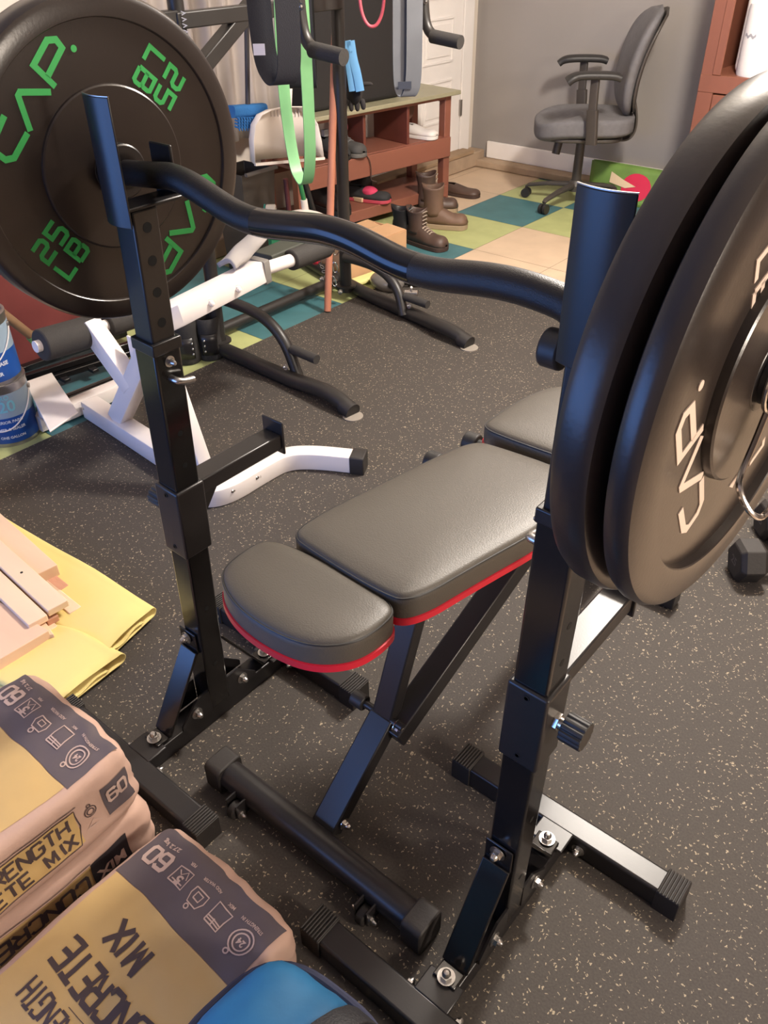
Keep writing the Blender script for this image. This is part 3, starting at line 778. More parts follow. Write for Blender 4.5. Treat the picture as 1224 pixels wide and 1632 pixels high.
def band(name, label, cat, O, D, Wd, width, th, path, mt, group=None, closed=False):
    """flat band: path is (s along D, z) pairs; Wd is the width direction"""
    O = V(O); D = V(D).normalized(); Wd = V(Wd).normalized()
    P = smoothpath([O + D * s + V((0, 0, z)) for s, z in path], 3)
    vs = []; n = len(P)
    for i, p in enumerate(P):
        d = (P[min(i + 1, n - 1)] - P[max(i - 1, 0)]).normalized(); nn = d.cross(Wd).normalized() * th / 2
        w = Wd * width / 2
        vs += [p + w + nn, p - w + nn, p - w - nn, p + w - nn]
    fs = [(i * 4 + a, i * 4 + (a + 1) % 4, (i + 1) * 4 + (a + 1) % 4, (i + 1) * 4 + a) for i in range(n - 1) for a in range(4)]
    fs += [(3, 2, 1, 0), tuple((n - 1) * 4 + a for a in range(4))]
    o = MB().add(vs, fs).build(name, mt, smooth=40, origin=O)
    return tag(o, label, cat, group)
R_ = V((.77, .64, 0))
gO = W(470, 100, y=1.87)
band('resistance_band', 'long green elastic band hanging in a loop from the tower', 'exercise band', (gO.x, gO.y, 0), (.94, -.35, 0), (.35, .94, 0), .036, .0035,
     [(-.05, 1.32), (-.095, 1.0), (-.085, .84), (-.050, .71), (-.015, .685), (.012, .675), (.04, .69), (.062, .75), (.07, .82), (.075, 1.0), (.07, 1.32)], mat('green_latex', (112, 165, 112), .45, var=.18, vscale=5))
bO = W(436, 60, y=1.70)
o = band('resistance_band', 'wide black strap with a white tag hanging in a loop from the tower', 'strap', (bO.x, bO.y, 0), (.80, .35, 0), (.5, .86, 0), .062, .005,
     [(-.030, 1.40), (-.034, 1.15), (-.028, 1.03), (-.005, .985), (.018, .978), (.038, 1.01), (.044, 1.12), (.042, 1.40)], mat('black_webbing', (34, 33, 38), .85, bump=.3, bscale=500))
tgp = W(413, 79, y=1.655)
MB().box((0, 0, 0), (.030, .0015, .026), M3.Translation(tgp) @ M3.Rotation(radians(40), 4, 'Z')).build('care_tag', mat('tag_white', (205, 198, 200), .7), o)
bO2 = W(478, 60, y=2.30)
band('resistance_band', 'black wide band hanging straight down behind the green band', 'strap', (bO2.x, bO2.y, 0), (.6, -.8, 0), (.77, .64, 0), .10, .006,
     [(-.03, 1.4), (-.03, 1.0), (-.02, .87), (0, .84), (.02, .87), (.03, 1.0), (.03, 1.4)], mat('black_elastic', (30, 29, 31), .6))
sO = W(650, 60, y=2.40)
o = band('resistance_band', 'wide grey elastic band hanging from the tower before the white door', 'exercise band', (sO.x, sO.y, 0), (.85, .45, 0), (.62, .72, 0), .052, .0045,
     [(-.022, 1.35), (-.024, 1.0), (-.022, .88), (-.010, .845), (.006, .845), (.020, .88), (.022, 1.0), (.020, 1.35)], mat('grey_latex', (98, 100, 104), .4, var=.1))
q = W(645, 136, y=2.385); MB().box((0, 0, 0), (.044, .004, .022), M3.Translation(q) @ M3.Rotation(radians(48), 4, 'Z')).build('woven_patch', mat('patch_dark', (48, 52, 64), .8), o)
pO = W(593, 20, y=2.46)
P = [pO + V((.77, .64, 0)) * s + V((0, 0, z)) for s, z in ((-.045, .30), (-.043, .06), (-.036, 0), (-.018, -.035), (.0, -.043), (.018, -.035), (.036, 0), (.043, .06), (.045, .30))]
o = MB().tube(smoothpath(P, 3), .0055, 12).build('resistance_tube', mat('pink_rubber', (205, 88, 98), .45), origin=pO); tag(o, 'pink rubber tube hanging in a small loop from the tower', 'exercise band')
p = W(556, 80, y=2.56)
o = MB()
for k, (dx, tx_) in enumerate(((0, .012), (.014, .040))):
    o.sweep(smoothpath([p + R_ * (dx - .008) + V((0, 0, .03)), p + R_ * dx + V((0, 0, -.03)), p + R_ * (dx + tx_ * .4) + V((0, -.004 * k, -.075)), p + R_ * tx_ + V((0, -.004 * k, -.135))], 2), rrect(.005, .032, .002, 2), up=R_)
o = o.build('cloth_strap', mat('sky_blue_cloth', (105, 160, 205), .8), origin=p); tag(o, 'light blue cloth strap knotted to the black tower post', 'strap')
def glove():
    c = W(563, 128, y=2.60)
    t = thing('work_glove', 'black glove hanging from the blue strap by the tower post', 'glove', c)
    g = MB(); g.sphere(c + V((0, 0, -.025)), .046, (1, .5, 1.25), 16)
    g.build('palm', mat('black_fabric', (42, 38, 38), .9, bump=.3), t, sub=1)
    for i in range(4):
        a = c + R_ * (-.032 + .021 * i) + V((0, 0, -.06)); MB().tube([a, a + R_ * (-.004 + .003 * i) + V((0, 0, -.03)), a + R_ * (.002 * i) + V((0, 0, -.052 + .006 * abs(i - 1.5)))], .012, 10, scale=[1, .95, .6]).build('finger', MATS['black_fabric'], t, sub=1)
    a = c + R_ * .03 + V((0, 0, -.015)); MB().tube([a, a + R_ * .025 + V((0, 0, .004)), a + R_ * .045 + V((0, 0, .001))], .009, 10, scale=[1, .9, .5]).build('thumb', MATS['black_fabric'], t, sub=1)
glove()
# wooden dowel leaning in the tower
a = W(522, 496, z=.010); b = W(537, -40, y=2.58)
o = MB().tube([a, b], .0145, 20).build('wooden_pole', mat('orange_wood', (178, 116, 90), .5, var=.12, vscale=12, stretch=(1, 1, .1)), bevel=.002, origin=a); tag(o, 'orange wooden pole standing upright against the black tower', 'pole')
# snap hooks hanging on the right post
def snap_hooks():
    t = thing('snap_hook', 'chrome snap hooks with short chain hanging on the right tower post', 'carabiner', W(535, 400, y=2.44))
    def ring(c, w, h, tilt):
        P = []
        for i in range(24):
            a = 2 * pi * i / 24; x = w * cos(a); z = h * sin(a); P.append(c + R_ * (x * cos(tilt) - z * sin(tilt)) + V((0, 0, x * sin(tilt) + z * cos(tilt))))
        return P
    for k, (px, py, w, h, tl) in enumerate(((537, 398, .010, .022, -.35), (534, 426, .009, .022, .1), (532, 448, .009, .022, .2))):
        MB().tube(ring(W(px, py, y=2.44), w, h, tl), .0028, 8, closed=True).build('hook', chrome, t)
    for k in range(5):
        MB().tube(ring(W(510 + k * 3.2, 418 + k * 7.5, y=2.42), .005, .009, k * .8), .0016, 6, closed=True).build('chain_link', steel, t)
snap_hooks()
o = MB().sphere(W(503, 415, y=2.44), .019).build('ball', mat('red_plastic', (190, 45, 60), .4), origin=W(503, 415, y=2.44)); tag(o, 'small red ball knob beside the orange pole', 'knob')
# padded ankle cuffs standing by the left post
def cuffs():
    t = thing('gravity_boots', 'black padded ankle cuffs with riveted straps on the yellow floor tiles', 'ankle cuffs', (-2.335, 1.735, 0))
    for k, (cx, cy, a0) in enumerate(((-2.365, 1.70, 0), (-2.325, 1.775, 0))):
        P = [(.047 * cos(2 * pi * i / 28) * (1.05 if i % 28 < 14 else 1), .047 * sin(2 * pi * i / 28)) for i in range(28)]
        mb = MB(); m = M3.Translation(V((cx, cy, 0)))
        prof = [(.036, .004), (.045, .002), (.050, .012), (.048, .05), (.044, .085), (.046, .12), (.049, .150), (.044, .163), (.036, .160), (.034, .10), (.034, .02), (.036, .004)]
        mb.lathe(prof, m, 32); mb.build('cuff', mat('black_neoprene', (44, 42, 42), .8, bump=.2, bscale=200), t)
        st = MB().grid(lambda u, v: V((cx + .0515 * cos(radians(-75 + 70 * u)), cy + .0515 * sin(radians(-75 + 70 * u)), .028 + .08 * v)), 10, 4)
        st.build('strap', black, t, solid=.003)
    for k, (cx, cy, an) in enumerate(((-2.365, 1.70, -14), (-2.325, 1.775, -58))):
        for z in (.045, .066, .087):
            b = MB(); a = radians(an); b.sphere((cx + .054 * cos(a), cy + .054 * sin(a), z), .0045, (1, 1, 1), 10); b.build('rivet', zinc, t)
cuffs()
p = W(296, 545, z=.05)
t = thing('strap_buckle', 'dark blue strap with a metal buckle lying beside the ankle cuffs', 'buckle', (p.x, p.y, 0))
MB().tube(smoothpath([p + V((-.03, -.02, -.03)), p, p + V((.01, .03, .02)), p + V((0, .05, .03))], 2), .012, 10).build('strap', mat('navy_web', (40, 55, 90), .8), t)
MB().box(p + V((.01, .03, .035)), (.03, .06, .006)).build('buckle', steel, t, bevel=.002)

# clutter on the mat edge by the right tower foot
a, b = W(552, 452, z=.028), W(697, 515, z=.028)
def foam_bar():
    t = thing('spring_bar', 'grey foam covered bar with black rings lying along the right tower foot', 'bar', a)
    MB().tube([a, b], .0185, 20).build('foam_sleeve', mat('grey_foam', (128, 122, 118), .8, bump=.2), t, bevel=.003)
    for q in (.30, .42, .55): MB().tube([a + (b - a) * q, a + (b - a) * (q + .02)], .0192, 20).build('ring', rubber, t)
    d = (b - a).normalized()
    MB().tube([b, b + d * .07], .009, 14).lathe([(.016, .055), (.020, .06), (.016, .075), (0, .078)], frame(b, d), 20).build('end_fitting', chrome, t)
foam_bar()
def collar(px, py, label, s=1):
    c = W(px, py, z=.020); t = thing('bar_collar', label, 'collar', (c.x, c.y, MZ))
    d = V((.86, .5, 0)); MB().tube([c - d * .030, c + d * .030], .016 * s, 18).build('collar_body', chrome, t, bevel=.003)
    MB().tube([c - d * .050, c - d * .03], .011 * s, 14).build('collar_neck', steel, t)
    MB().tube([c + V((0, 0, .016)), c + V((.01, -.01, .034))], .005, 10).build('screw', zinc, t)
collar(655, 468, 'chrome bar collar lying behind the right push-up grip')
collar(640, 452, 'smaller steel bar collar behind the chrome one', .8)
c = W(617, 445, z=.045)
t = thing('plastic_housing', 'clear and grey plastic housing lying behind the grey foam bar', 'plastic housing', (c.x, c.y, 0))
MB().sphere(c + V((0, 0, -.01)), .07, (1.2, .9, .62), 24).build('shell', mat('smoke_plastic', (120, 115, 110), .2, trans=.25), t)
MB().sphere(c + V((.06, -.035, 0)), .022, (1, 1, 1), 16).build('cap', plastic, t)
o = MB().tube([c + V((.05, .06, -.01)), c + V((.15, .13, -.01))], .024, 18).build('rubber_cylinder', rubber, origin=c + V((.1, .1, 0))); tag(o, 'short black rubber cylinder lying beyond the clear housing', 'handle')
o = MB().sweep([W(560, 452, z=.018), W(606, 436, z=.018)], rrect(.06, .02, .008)).build('sponge', mat('pale_yellow_foam', (214, 208, 140), .9, bump=.2), origin=W(580, 444, z=.01)); tag(o, 'pale yellow foam strip lying on the floor before the cardboard box', 'foam strip')

# ================================================================ SHOE RACK
wood = mat('red_brown_wood', (136, 84, 68), .5, var=.14, vscale=7, bump=.08, bscale=60, stretch=(1, .15, 1))
RK = M3.Translation(V((-2.80, 3.93, 0))) @ M3.Rotation(radians(-8), 4, 'Z')
def rk(x, y, z): return RK @ V((x, y, z))
def shoe_rack():
    t = thing('shoe_rack', 'low red-brown wooden shoe bench with a grey-green top by the door', 'shoe bench', RK @ V((0, 0, 0)), radians(-8))
    def bx(n, c, d, m=wood, bv=.003): return MB().box(c, d, RK).build(n, m, t, bevel=bv)
    bx('top', (-.135, -.54, .566), (.36, 1.14, .020), mat('olive_top', (148, 143, 118), .45, var=.05))
    for x in (-.02, -.27):
        for y in (-.02, -1.02): bx('leg', (x, y, .278), (.045, .045, .556))
    bx('front_rail', (.005, -.52, .300), (.022, 1.03, .100)); bx('back_rail', (-.292, -.52, .300), (.022, 1.03, .05))
    bx('shelf', (-.145, -.52, .343), (.27, .98, .018)); bx('shelf', (-.145, -.52, .088), (.30, 1.02, .018))
    bx('lower_rail', (.008, -.53, .070), (.022, 1.02, .055))
    bx('apron', (-.01, -.52, .545), (.018, 1.0, .022)); bx('side_apron', (-.145, .0, .535), (.25, .018, .045))
    for y in (-.60, -.30): bx('divider', (-.14, y, .455), (.26, .018, .206), mat('divider_wood', (105, 55, 44), .5, var=.15))
    return t
shoe_rack()
bb = MB().box((-.17, -.62, .576 + .30), (.26, .60, .60), RK).build('storage_box', mat('black_box', (30, 27, 27), .7, bump=.1), bevel=.02, seg=3, origin=rk(-.15, -.62, .576)); tag(bb, 'large black box standing on top of the shoe bench', 'box')
MB().box((-.036, -.335, .605), (.004, .02, .02), RK).build('corner_tag', mat('tag_white', (205, 198, 200), .7), bb)
o = MB().sphere(rk(-.07, -.27, .60), .028, (1, .8, .9), 14).box(rk(-.05, -.29, .592), (.05, .015, .02)).build('wallet', mat('tan_leather', (150, 125, 98), .7), origin=rk(-.07, -.27, .576)); tag(o, 'small tan pouch on the shoe bench beside the black box', 'pouch')

def shoe(name, label, loc, rz, L=.28, Wd=.095, H=.085, shaft=0, upper=None, sole=None, sole_t=.022, open_r=.04, lace=None, group=None, extras=None, roll=0):
    """shoe pointing along local +x, heel at the origin"""
    t = thing(name, label, 'boot' if shaft else 'shoe', loc, rz, group)
    if roll: t.matrix_basis = t.matrix_basis @ M3.Rotation(roll, 4, 'Y')
    m = parent_world(t)
    def hw(u): # half width along the length
        return Wd / 2 * (.62 + .38 * sin(min(1, u * 1.35) * pi * .5)) * (1 if u < .82 else math.sqrt(max(0, 1 - ((u - .82) / .185) ** 2))) * (1 if u > .06 else math.sqrt(max(.05, 1 - ((.06 - u) / .065) ** 2)))
    def ht(u):
        a = H * (1 - .45 * max(0, min(1, (u - .30) / .35))) if not shaft else H * (1 - .42 * max(0, min(1, (u - .36) / .3)))
        return a * (1 if u < .85 else math.sqrt(max(.02, 1 - ((u - .85) / .155) ** 2)))
    N = 26; K = 16; vs = []
    for i in range(N):
        u = i / (N - 1); w = hw(u); h = ht(u)
        for j in range(K + 1):
            a = pi * j / K; y = -w * cos(a) * (1 - .15 * sin(a)); z = sole_t + h * sin(a) ** .62
            vs.append((u * L, y, z))
    fs = [(i * (K + 1) + j, i * (K + 1) + j + 1, (i + 1) * (K + 1) + j + 1, (i + 1) * (K + 1) + j) for i in range(N - 1) for j in range(K)]
    if not shaft:   # open the collar
        fs = [f for f in fs if not all((.035 < vs[q][0] / L < .40 and vs[q][2] > sole_t + ht(vs[q][0] / L) * .88) for q in f)]
    MB().add(vs, fs, m).build('upper', upper, t, solid=.004, smooth=60)
    out = []
    for i in range(25): u = i / 24; out.append((u * L * 1.015 - .003, -hw(u) * 1.09))
    for i in reversed(range(25)): u = i / 24; out.append((u * L * 1.015 - .003, hw(u) * 1.09))
    MB().prism(out[1:-1], 0, sole_t, m).build('sole', sole, t, bevel=.003)
    if shaft:
        P = []; r0 = Wd * .44
        def sh(u, v):
            a = 2 * pi * u; k = 1 - .12 * sin(v * pi); z = sole_t + H * .5 + (shaft - H * .5) * v
            flare = 1 + .10 * v
            return m @ V((L * .235 + r0 * 1.25 * cos(a) * k * flare - .01 * v, r0 * sin(a) * k * flare, z + (.010 * sin(a * 2 + 1) if v > .95 else 0)))
        MB().grid(sh, 24, 9, True).build('shaft', upper, t, solid=.004, smooth=60)
    if lace:
        lm = MB(); x0, x1 = (.34, .60) if not shaft else (.42, .60)
        for i in range(4):
            u = x0 + (x1 - x0) * i / 3; z = sole_t + ht(u) * .97
            lm.tube([V((u * L, -.020, z - .002)), V(((u + .02) * L, 0, z + .004)), V((u * L, .020, z - .002))] if not roll else [V((u * L, -.02, z)), V(((u + .02) * L, 0, z + .005)), V((u * L, .02, z))], .0024, 6)
            lm.tube([V(((u + .02) * L, -.020, z - .003)), V((u * L, 0, z + .005)), V(((u + .02) * L, .020, z - .003))], .0024, 6)
        if shaft:
            for i in range(4):
                z = sole_t + H + (shaft - H) * (.1 + .75 * i / 3); xx = L * .235 + Wd * .44 * 1.25 * .95
                lm.tube([V((xx - .004, -.018, z)), V((xx + .006, 0, z + .008)), V((xx - .004, .018, z))], .0024, 6)
        q = MB(); q.v = [m @ v for v in lm.v]; q.f = lm.f; q.build('laces', lace, t)
    if extras: extras(t, m)
    return t
lb = mat('brown_leather', (76, 58, 50), .5, var=.2, bump=.15, bscale=90); lb2 = mat('worn_brown_leather', (102, 78, 64), .6, var=.25, bump=.15, bscale=70)
lk = mat('black_leather', (34, 32, 33), .45, bump=.1); slb = mat('brown_sole', (62, 45, 38), .7); slt = mat('tan_sole', (152, 132, 108), .8); slk = mat('black_sole', (26, 25, 25), .7)
lc = mat('pale_lace', (165, 150, 135), .8)
pb = W(652, 385, z=0)
shoe('work_boot', 'dark brown laced boot pointing right, nearest of the boots before the shoe bench', (pb.x, pb.y, 0), radians(-2), .235, .09, .078, .150, lb, slb, .022, lace=lc, group='boots before the shoe bench')
pb = W(632, 382, z=0)
shoe('work_boot', 'black ankle boot half hidden behind the nearest brown boot', (pb.x - .02, pb.y, 0), radians(15), .22, .085, .078, .145, lk, slk, .02, lace=mat('grey_lace', (110, 108, 106), .8), group='boots before the shoe bench')
pb = W(694, 364, z=0)
shoe('work_boot', 'tall worn brown boot with tan sole at the end of the shoe bench', (pb.x - .07, pb.y - .01, 0), radians(28), .23, .095, .08, .185, lb2, slt, .026, group='boots before the shoe bench')
pb = W(690, 345, z=0)
shoe('work_boot', 'second worn brown boot standing behind the tall tan-soled one', (pb.x - .12, pb.y + .02, 0), radians(40), .22, .09, .08, .18, lb, slt, .024, lace=lc, group='boots before the shoe bench')
pb = rk(-.16, .12, 0)
shoe('leather_shoe', 'dark flat shoe lying on the floor behind the last leg of the shoe bench', (pb.x, pb.y, 0), radians(10), .24, .09, .05, 0, lb, slb, .016)
# on the shelves
p = rk(-.20, -.665, .353)
shoe('sneaker', 'grey sneaker with a pink tongue on the middle shelf of the shoe bench', p, radians(-5), .24, .09, .075, 0, mat('grey_mesh', (72, 70, 68), .85, bump=.2), mat('grey_sole', (95, 92, 88), .7), .02, lace=mat('grey_lace', (110, 108, 106), .8),
     extras=lambda t, m: MB().sphere(m @ V((.095, .01, .118)), .022, (.7, 1, 1.3), 12).build('tongue', mat('pink_cloth', (230, 110, 125), .8), t))
p = rk(-.20, -.76, .353)
shoe('sneaker', 'dark sneaker with a pale tab behind the pink-tongued one on the middle shelf', p, radians(-5), .23, .085, .07, 0, mat('charcoal_mesh', (48, 47, 48), .85, bump=.2), slk, .02,
     extras=lambda t, m: MB().box(m @ V((.07, 0, .105)), (.02, .03, .03)).build('tongue', mat('pale_tab', (165, 165, 168), .8), t))
lm = MB().tube(smoothpath([rk(.018, -.615, .352), rk(.026, -.60, .33), rk(.024, -.59, .27), rk(.026, -.60, .235), rk(.04, -.57, .222)], 2), .0025, 6).build('shoe_lace', mat('brown_lace', (70, 50, 42), .8), origin=rk(.02, -.6, .3)); tag(lm, 'loose brown lace hanging over the front board of the shoe bench', 'lace')
p = rk(-.19, -.18, .353)
shoe('slipper', 'white slip-on shoe in the right compartment of the shoe bench', p, radians(8), .22, .085, .05, 0, mat('white_canvas', (222, 214, 208), .8), mat('white_sole', (228, 222, 216), .6), .018)
o = MB().lathe([(0, 0), (.05, .001), (.052, .008), (.045, .012), (0, .014)], frame(rk(-.10, -.235, .50), (.9, -.2, .1)), 28).build('round_disc', mat('brown_felt', (96, 68, 56), .8), origin=rk(-.10, -.235, .50)); tag(o, 'round brown disc leaning under the top in the right compartment', 'disc')
p = rk(-.20, -.80, .098)
shoe('sneaker', 'chunky black shoe on the bottom shelf beside the black tower post', p, radians(-5), .26, .10, .095, 0, lk, slk, .03)
p = rk(-.19, -.58, .098)
def pinkpatch(t, m):
    MB().sphere(m @ V((.13, .0, .048)), .045, (1.1, .95, .55), 16).build('pink_panel', mat('pink_knit', (205, 60, 95), .8), t)
    MB().box(m @ V((.08, -.036, .012)), (.07, .02, .022)).build('tan_sole_patch', mat('tan_foam', (205, 175, 140), .8), t, bevel=.003)
shoe('sneaker', 'black and bright pink sneaker on the bottom shelf of the shoe bench', p, radians(18), .25, .09, .06, 0, mat('charcoal_mesh', (48, 47, 48), .85), mat('pink_sole', (190, 70, 85), .7), .018, extras=pinkpatch)
p = rk(-.24, -.38, .098)
shoe('leather_shoe', 'black shoe at the back of the bottom shelf behind the pink one', p, radians(-80), .24, .09, .085, 0, lk, slk, .022)
p = rk(-.25, -.30, .098)
# cardboard box before the rack
def carton():
    c0 = W(648, 412, z=0); x1, y1 = c0.x, c0.y
    t = thing('cardboard_box', 'open brown cardboard box on the floor before the shoe bench', 'box', (x1 - .12, y1 - .2, 0), radians(-2))
    m = parent_world(t); cb = mat('cardboard', (190, 150, 112), .85, var=.06)
    mb = MB()
    for c, d in (((.0, -.19, .07), (.24, .006, .14)), ((0, .19, .07), (.24, .006, .14)), ((-.12, 0, .07), (.006, .38, .14)), ((.12, 0, .07), (.006, .38, .14)), ((0, 0, .003), (.24, .38, .006))): mb.box(c, d, m)
    mb.build('box_body', cb, t)
    for s, ang in ((-1, 8), (1, 3)):
        f = M3.Translation(V((s * .12, 0, .142))) @ M3.Rotation(radians(ang), 4, 'Y')
        MB().box((-s * .058, 0, 0), (.115, .376, .004), m @ f).build('flap', cb, t)
    MB().box((.02, .0, .147), (.06, .30, .001), m).build('packing_tape', mat('tape', (205, 170, 130), .3), t)
carton()
# cleaning tools between the tower and the rack
def dustpan():
    q = lambda x, y: W(x, y, x=-2.66)
    c = q(458, 225); t = thing('dustpan', 'white upright dustpan hanging behind the green elastic band', 'dustpan', c)
    out = [(405, 262), (403, 225), (406, 200), (416, 183), (432, 175), (460, 170), (482, 170), (492, 178), (505, 198), (511, 225), (515, 252)]
    P = [q(*p) for p in out]
    ctr = V((-2.66, sum(p.y for p in P) / len(P), sum(p.z for p in P) / len(P)))
    body = MB(); N = len(P); wp = mat('white_plastic', (226, 216, 208), .45)
    fr = [p + V((.006, 0, 0)) for p in P]; bk = [ctr + (p - ctr) * .93 + V((-.035, 0, 0)) for p in P]
    for i in range(N - 1): pass
    vs = fr + bk; fs = [(i, i + 1, N + i + 1, N + i) for i in range(N - 1)] + [tuple(N + i for i in range(N))]
    body.add(vs, fs).build('pan', wp, t, solid=.004, smooth=50)
    rib = MB()
    for i in range(9):
        x = 440 + i * 5.5; a, b = q(x, 176), q(x + .5, 187); rib.box((a + b) / 2 + V((-.028, 0, 0)), (.006, .004, (a - b).length))
    rib.build('comb_teeth', wp, t)
    MB().bar(q(405, 262) + V((.006, 0, 0)), q(515, 252) + V((.006, 0, 0)), .010, .010).build('lip', wp, t)
    MB().tube([q(461, 172), q(463, 120), q(466, -30)], .010, 14).build('handle', MATS['white_plastic'], t)
dustpan()
def broom():
    q = lambda x, y: W(x, y, x=-2.62)
    t = thing('broom', 'broom with a green handle and white arched head standing behind the curl bar', 'broom', q(487, 345))
    MB().tube([q(470, 255), q(485, 322)], .010, 14).build('handle', mat('green_pole', (48, 120, 70), .45), t)
    MB().tube([q(484, 318), q(487, 338)], .015, 16).build('socket', MATS['white_plastic'], t)
    MB().sweep(smoothpath([q(447, 352), q(462, 341), q(487, 336), q(510, 341), q(522, 352)], 2), rrect(.035, .016, .005)).build('head', MATS['white_plastic'], t)
    br = MB()
    for i in range(14):
        a = q(450 + i * 5.2, 350); br.tube([a, a + V((0, -.004 + .0006 * i, -.075))], .006, 6, scale=[.8, 1.2])
    o = br.build('bristles', mat('white_bristle', (205, 200, 190), .9), t); o['kind'] = 'stuff'
broom()
def brush():
    c = W(440, 384, x=-2.45); t = thing('hand_brush', 'green bristled hand brush on the floor beside the white bench arm', 'brush', c)
    br = MB()
    for i in range(9):
        for j in range(3):
            a = c + R_ * (-.022 + i * .0055) + V((-.008 + j * .008, 0, .02)); br.tube([a, a + V((0, 0, -.05))], .0035, 6)
    o = br.build('bristles', mat('green_bristle', (50, 130, 85), .8), t); o['kind'] = 'stuff'
    MB().sweep([c + R_ * -.03 + V((0, 0, .027)), c + R_ * .03 + V((0, 0, .027))], rrect(.035, .014, .004)).build('brush_back', mat('green_pole', (48, 120, 70), .45), t)
brush()
def mop():
    q = lambda x, y: W(x, y, x=-2.75)
    c = q(394, 185); t = thing('mop', 'blue microfibre mop head hanging upside down beside the white dustpan', 'mop', c)
    bm_ = mat('blue_microfibre', (48, 112, 175), .9, bump=.5, bscale=120)
    MB().sweep([q(368, 178), q(420, 174)], rrect(.05, .045, .015)).build('mop_pad', bm_, t)
    n = 0
    for i in range(12):
        for j in range(4):
            a = q(372 + i * 4.3, 186 + j * 5) + V((.020, 0, 0))
            if n < 96: MB().tube([a + V((-.01, 0, 0)), a + V((.010, .002, -.003)), a + V((.012, .003, -.014))], .0042, 7, scale=[1, 1, .7]).build('tuft', bm_, t); n += 1
    MB().tube([q(395, 170), q(392, -20)], .010, 12).build('handle', mat('dark_handle', (60, 56, 58), .5), t)
mop()
o = MB().grid(lambda u, v: V((-3.10 + .020 * sin(u * 62) + .012 * sin(u * 27 + v * 2), 2.05 + 1.0 * u, .50 + 1.25 * v)), 160, 8).build('curtain', mat('silver_curtain', (158, 148, 142), .6, var=.05), solid=.002, smooth=80, origin=(-3.1, 2.5, .5)); tag(o, 'pale grey pleated curtain hanging on the left wall behind the tower', 'curtain')
def bin_():
    c = W(405, 330, x=-2.85); t = thing('storage_bin', 'dark smoky plastic bin standing under the blue mop', 'bin', (-2.85, c.y, 0))
    m = mat('smoke_grey', (62, 58, 55), .35); zt = W(405, 275, x=-2.8).z
    MB().lathe([(0, 0), (.10, 0), (.125, zt - .02), (.125, zt), (.118, zt), (.095, .01), (0, .01)], M3.Translation(V((-2.90, c.y, 0))) @ M3.Rotation(pi / 4, 4, 'Z') @ M3.Diagonal((1.1, 1.1, 1, 1)), 4).build('bin_body', m, t, bevel=.01)
    MB().sweep([(-2.78, c.y - .09, zt + .004), (-2.78, c.y + .09, zt + .004)], rrect(.018, .014, .004)).build('rim', mat('rim_grey', (95, 90, 86), .5), t)
bin_()
for px, py, r, c_, lab in ((432, 330, .030, (28, 110, 100), 'teal'),):
    c = W(px, py + 8, x=-2.55)
    t = thing('tape_roll', 'tape roll with teal and clear wrapping standing beside the broom head', 'tape', c)
    MB().tube([c + R_ * -.02, c + R_ * .02], .030, 24).build('roll', mat('clear_wrap', (190, 182, 172), .25, trans=.2), t, bevel=.004)
    MB().tube([c + R_ * -.026, c + R_ * -.021], .031, 24).build('label', mat('teal_label', c_, .5), t)
o = MB().tube([W(462, 350, x=-2.8), W(455, 285, x=-2.8)], .012, 12).build('pole', mat('maroon_pole', (92, 45, 45), .5), origin=W(462, 350, x=-2.8)); tag(o, 'dark red pole leaning beside the broom handle', 'pole')
o = MB().tube([W(500, 340, x=-2.7), W(480, 270, x=-2.7)], .014, 12).build('pole', mat('black_pole', (30, 30, 32), .35), origin=W(500, 340, x=-2.7)); tag(o, 'black pole leaning right of the broom handle', 'pole')

